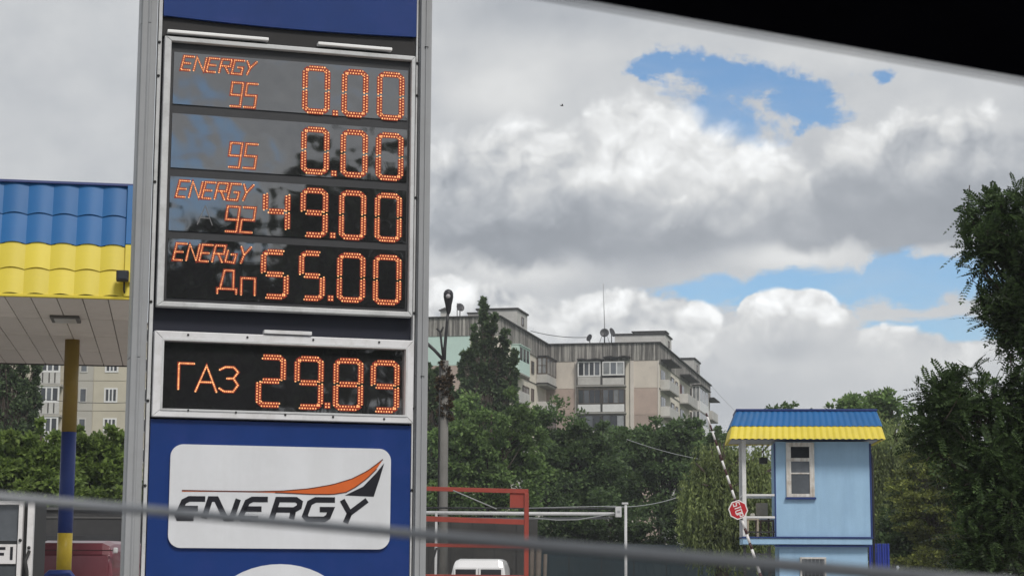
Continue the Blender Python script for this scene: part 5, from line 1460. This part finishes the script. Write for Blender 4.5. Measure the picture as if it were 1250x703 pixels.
# dead vine clump on the lamp pole belongs to the lamp
Vd, _ = crown(21, [((Lz(542, py).x, .0, Lz(542, py).z), (w / ppm(YLp), w / ppm(YLp), 9 / ppm(YLp))) for py, w in ((447, 5), (460, 8), (472, 8), (484, 8), (497, 9), (508, 8))], 70, 34, .11, spread=.4)
link(bpy.data.objects.new('dead_vine', quads_mesh('dead_vine', Vd, leaf_mat('dead_leaf', (.05, .038, .024), .4, .15))), lamp)

# broad trees behind the frame and fence
G = 'broad trees in front of the apartment block'
tree('maple_tree', 'bright green leafy tree right of the lamp pole under the poplar', 'tree', G, 84, 596,
     [(600, 520, 48, 42), (570, 560, 40, 45), (625, 565, 45, 48), (596, 610, 60, 45), (640, 530, 22, 26), (556, 600, 34, 40)], L_mid, 31, 240, 120, .19)
tree('maple_tree', 'dark leafy tree in the middle below the two balcony columns', 'tree', G, 92, 690,
     [(690, 535, 46, 40), (668, 575, 44, 48), (716, 570, 46, 50), (690, 615, 58, 42), (655, 525, 26, 28), (735, 545, 26, 34)], L_dark, 32, 240, 120, .2)
tree('maple_tree', 'dark rounded tree below the right end of the apartment block', 'tree', G, 96, 800,
     [(805, 550, 48, 38), (770, 570, 36, 42), (840, 555, 36, 38), (800, 600, 64, 48), (855, 585, 30, 45), (782, 532, 26, 24), (828, 528, 26, 22)], L_dark, 33, 250, 120, .2)
tree('maple_tree', 'small dark tree filling the gap below the apartment balconies', 'tree', G, 104, 748,
     [(748, 560, 40, 34), (745, 600, 50, 46), (720, 590, 40, 50)], L_dark, 34, 130, 110, .22)
tree('maple_tree', 'low bushy tree under the right roof end of the apartment block', 'tree', G, 112, 862,
     [(868, 548, 22, 22), (880, 570, 30, 40), (850, 560, 26, 30)], L_mid, 35, 90, 110, .22)
# dark shrubs along the fence
G = 'dark shrubs along the fence'
for i, (px, lab) in enumerate(((560, 'dark shrub behind the lamp pole foot'), (625, 'dark shrub behind the red corner plate'), (690, 'dark shrub right of the red post'),
                               (745, 'dark shrub behind the white meter box'), (805, 'dark shrub right of the thin white post'))):
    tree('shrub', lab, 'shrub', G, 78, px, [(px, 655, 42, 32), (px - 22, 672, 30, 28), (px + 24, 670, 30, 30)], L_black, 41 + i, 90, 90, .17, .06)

for i, (px, lab) in enumerate(((1125, 'deep green shrub behind the layered light bush'), (1185, 'deep green shrub behind the locust tree foot'), (1245, 'deep green shrub in the lower right corner'))):
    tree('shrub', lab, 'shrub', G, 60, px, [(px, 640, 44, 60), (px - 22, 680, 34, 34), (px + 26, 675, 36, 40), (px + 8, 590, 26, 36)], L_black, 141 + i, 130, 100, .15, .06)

# left maples under the canopy
G = 'bright green trees under the canopy'
tree('maple_tree', 'bright green tree left of the striped column', 'tree', G, 52, 30,
     [(30, 560, 44, 34), (-8, 575, 40, 44), (62, 575, 40, 42), (25, 606, 66, 36), (50, 540, 24, 22)], L_lite, 51, 200, 110, .17)
tree('maple_tree', 'bright green tree between the striped column and the price sign', 'tree', G, 54, 122,
     [(120, 548, 34, 28), (100, 575, 38, 38), (140, 580, 34, 46), (120, 606, 56, 36), (92, 545, 18, 20)], L_lite, 52, 190, 110, .17)

# weeping willows: hanging strands
def willow(label, Y, base, L, m_, seed, nst, leaf, slen):
    b = at(base, 690, Y); root = empty('willow_tree', (b.x, b.y, 0), 0, label, 'tree', 'weeping willows')
    g = np.random.default_rng(seed); bl = px_blobs(Y, L, b); out = []
    ar = np.array([q[1][0] * q[1][2] for q in bl]); ar /= ar.sum()
    for (c, r), a in zip(bl, ar):
        c = np.array(c); r = np.array(r)
        for _ in range(int(nst * a)):
            d = g.normal(size=3); d /= np.linalg.norm(d); p = c + d * r * g.uniform(.5, 1.05)
            ln = slen * g.uniform(.5, 1.3); m = int(ln / (leaf * .22)); s = np.linspace(0, ln, m)
            dr = d[:2] * g.uniform(.0, .14) + g.normal(size=2) * .05
            q = np.stack([p[0] + dr[0] * s, p[1] + dr[1] * s, p[2] - s], axis=1) + g.normal(size=(m, 3)) * leaf * .22
            ax = g.normal(size=(m, 3)) * .45; ax[:, 2] -= 1.0
            out.append(leaf_quads(q, ax, g.normal(size=(m, 3)), leaf * g.uniform(.7, 1.2, m), leaf * .16 * g.uniform(.7, 1.3, m)))
    V = np.concatenate(out); V[:, :, 2] = np.maximum(V[:, :, 2], .1)
    link(bpy.data.objects.new('crown', quads_mesh('crown', V, m_)), root)
    t = MB(); top = max(q[0][2] for q in bl); t.tube([(0, 0, 0), (.1, 0, top * .5), (0, .1, top)], [.28, .2, .08], 8)
    for (c, r) in bl:
        for k in range(3):
            e = Vector(c) + Vector((rng.uniform(-1, 1) * r[0], rng.uniform(-1, 1) * r[1], r[2] * .7)); t.tube([(.05, 0, top * .5), (Vector((.05, 0, top * .6)) + e) / 2 + Vector((0, 0, .5)), e], [.12, .07, .02], 5)
    t.build('trunk', M_bark, root); return root
willow('weeping willow with long hanging strands left of the blue booth', 66, 880, [(880, 560, 38, 26), (862, 590, 32, 34), (895, 590, 34, 40), (878, 620, 48, 40), (915, 560, 30, 26), (925, 600, 28, 40)], L_will, 61, 1500, .17, 1.3)
willow('pale weeping willow rising behind the right side of the blue booth', 74, 1085, [(1085, 530, 36, 30), (1070, 560, 34, 40), (1112, 548, 30, 36), (1090, 600, 46, 50), (1060, 600, 36, 46), (1030, 560, 36, 40)], L_will, 62, 1600, .18, 1.5)

# taller tree behind the booth, its twigs showing over the roof
G = 'trees behind the booth'
tree('ash_tree', 'loose topped tree showing over the right end of the booth roof', 'tree', G, 88, 1050,
     [(1050, 498, 34, 16), (1085, 494, 26, 14), (1018, 506, 20, 12), (1070, 520, 44, 26), (1040, 486, 10, 7), (1076, 482, 12, 7)], L_mid, 71, 130, 46, .24, spread=.35)
tree('ash_tree', 'tree whose few twigs show above the middle of the booth roof', 'tree', G, 86, 968,
     [(970, 520, 34, 18), (958, 497, 13, 5), (946, 500, 8, 4)], L_dark, 72, 50, 30, .2, spread=.35)
# bush with layered light sprays right of the booth
tree('bush', 'layered light green bush between the blue fence and the dark right tree', 'bush', None, 56, 1140,
     [(1130, 610, 44, 44), (1165, 640, 44, 44), (1126, 660, 30, 40), (1150, 575, 36, 34), (1180, 600, 30, 50), (1150, 690, 50, 30), (1108, 590, 22, 36)], leaf_mat('leaf_bush', (.14, .18, .055), .6, .45), 81, 230, 100, .11, .09, stretch=.45, spread=.3)

# ---- locust tree at the right edge with pinnate fronds
YT_ = 24.0
b = at(1330, 690, YT_); loc_t = empty('locust_tree', (b.x, b.y, 0), 0, 'large dark locust tree with feathery leaves along the right edge', 'tree')
def fronds(seed, bl, ntw, nfr, L0, shell, m_):
    g = np.random.default_rng(seed); pos = []; axs = []; nrs = []; lns = []; tw = []
    ar = np.array([q[1][0] * q[1][2] for q in bl]); ar /= ar.sum()
    for (c, r), a in zip(bl, ar):
        c = np.array(c); r = np.array(r)
        for _ in range(int(ntw * a)):
            d = g.normal(size=3); d /= np.linalg.norm(d)
            rad = g.uniform(.78, 1.06) if g.random() < shell else g.uniform(.2, .8)
            p = c + d * r * rad
            td = d * .8 + np.array([0, 0, .35]) + g.normal(size=3) * .35; td /= np.linalg.norm(td)
            tl = g.uniform(.25, .6); tw.append((p - td * tl, p))
            for k in range(nfr):
                s = g.uniform(-tl, .02); base = p + td * s
                fd = td * .85 + g.normal(size=3) * .55; fd[2] -= .05; fd /= np.linalg.norm(fd)
                pos.append(base); axs.append(fd); n_ = g.normal(size=3) * .45 + np.array([0, 0, 1.0]); nrs.append(n_); lns.append(L0 * g.uniform(.65, 1.2))
    pos = np.array(pos); axs = np.array(axs); nrs = np.array(nrs); lns = np.array(lns)
    side = np.cross(axs, nrs); side /= np.linalg.norm(side, axis=1, keepdims=True)
    up_ = np.cross(side, axs)
    out = []
    np_ = 8
    for j in range(np_):
        t = .18 + .78 * j / (np_ - 1)
        droop = np.array([0, 0, -1.0]) * (t * t * .22)[None] if False else np.array([0, 0, -.22 * t * t])
        q = pos + (axs * t + droop) * lns[:, None]
        taper = 1.0 - .35 * abs(t - .5)
        for sgn in (-1, 1):
            ax = side * sgn + axs * .35 - up_ * .1
            out.append(leaf_quads(q, ax, up_ + g.normal(size=up_.shape) * .25, lns * .17 * taper, lns * .052 * taper * np.ones_like(lns)))
    q = pos + (axs * .97 + np.array([0, 0, -.21])) * lns[:, None]
    out.append(leaf_quads(q, axs + np.array([0, 0, -.3]), up_, lns * .17, lns * .05))
    # rachis as a thin blade
    out.append(leaf_quads(pos, axs + np.array([0, 0, -.16]), up_, lns, lns * .012))
    return np.concatenate(out), tw
Lr = [(1262, 292, 62, 62), (1225, 250, 34, 22), (1215, 292, 40, 22), (1275, 370, 72, 52), (1240, 345, 34, 18), (1235, 395, 40, 26), (1222, 372, 26, 10), (1300, 450, 70, 60),
      (1185, 492, 58, 30), (1150, 478, 28, 16), (1150, 520, 44, 26), (1225, 540, 62, 46), (1290, 520, 60, 60), (1235, 600, 64, 60), (1210, 660, 60, 50), (1300, 620, 70, 80), (1185, 580, 36, 40), (1225, 470, 22, 14), (1252, 490, 20, 16),
      (1196, 262, 26, 12), (1190, 292, 26, 9), (1206, 328, 18, 8), (1206, 366, 24, 8), (1148, 470, 26, 13), (1134, 500, 20, 12), (1175, 455, 20, 12), (1130, 540, 26, 18)]
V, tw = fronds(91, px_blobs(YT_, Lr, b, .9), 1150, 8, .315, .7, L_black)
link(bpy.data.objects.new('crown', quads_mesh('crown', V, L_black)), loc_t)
t = MB(); t.tube([(0, 0, 0), (-.1, 0, 1.6), (-.15, .1, 3.2), (-.3, 0, 5.4)], [.2, .17, .12, .04], 10)
for px, py in ((1262, 292), (1215, 270), (1275, 370), (1232, 390), (1185, 492), (1150, 485), (1225, 540), (1235, 600), (1210, 660), (1300, 450), (1180, 580), (1190, 262), (1184, 292), (1200, 329), (1196, 367), (1138, 470), (1130, 500), (1172, 452), (1125, 540)):
    e = at(px, py, YT_) - Vector((b.x, b.y, 0)); s0 = Vector((-.12, .05, max(1.2, min(4.6, e.z - 1.2)))); t.tube([s0, (s0 + e) / 2 + Vector((0, 0, -.1)), e], [.055, .035, .012], 6)
for a_, c_ in tw[::3]: t.tube([a_, c_], [.008, .004], 4)
t.build('trunk', M_bark, loc_t)

# ------------------------------------------------------------------ trees behind the viewpoint (seen only as reflections in the display)
Lr_ = leaf_mat('leaf_far_side', (.04, .07, .025))
cx_, cy_ = 27.0, -50.0; pd = Vector((.909, .414, 0))
proto = None
Vr, _ = crown(101, [((0, 0, 8.5), (4.2, 4.2, 5.0)), ((1.5, 0, 12.5), (2.8, 2.8, 3.2)), ((-1.8, .5, 11), (2.6, 2.6, 3.0))], 90, 60, .8)
me_c = quads_mesh('crown', Vr, Lr_); tb_ = MB().tube([(0, 0, 0), (.1, 0, 5), (0, 0, 11)], [.4, .3, .1], 8).mesh('trunk', M_bark)
for i in range(9):
    p = Vector((cx_, cy_, 0)) + pd * ((i - 4) * 6.2 + rng.uniform(-1, 1)) + Vector((0, rng.uniform(-3, 3), 0))
    r = empty('roadside_tree', p, rng.uniform(0, 6.3), 'leafy tree across the road behind the viewpoint, reflected in the price display', 'tree', 'trees across the road behind the viewpoint')
    s = rng.uniform(.95, 1.27); r.scale = (s, s, s)
    inst('crown', me_c, r, (0, 0, 0)); inst('trunk', tb_, r, (0, 0, 0))

# ------------------------------------------------------------------ thin summer air
hm = bpy.data.materials.new('thin_air'); hm.use_nodes = True; ht = hm.node_tree; ht.nodes.clear()
ho_ = ht.nodes.new('ShaderNodeOutputMaterial'); hv = ht.nodes.new('ShaderNodeVolumePrincipled')
hv.inputs['Color'].default_value = (.90, .94, 1.0, 1); hv.inputs['Density'].default_value = .0005
ht.links.new(hv.outputs[0], ho_.inputs['Volume'])
tag(MB().box(-3010, 3010, -610, 5010, -1.0, 34.0).build('haze', hm), kind='stuff')
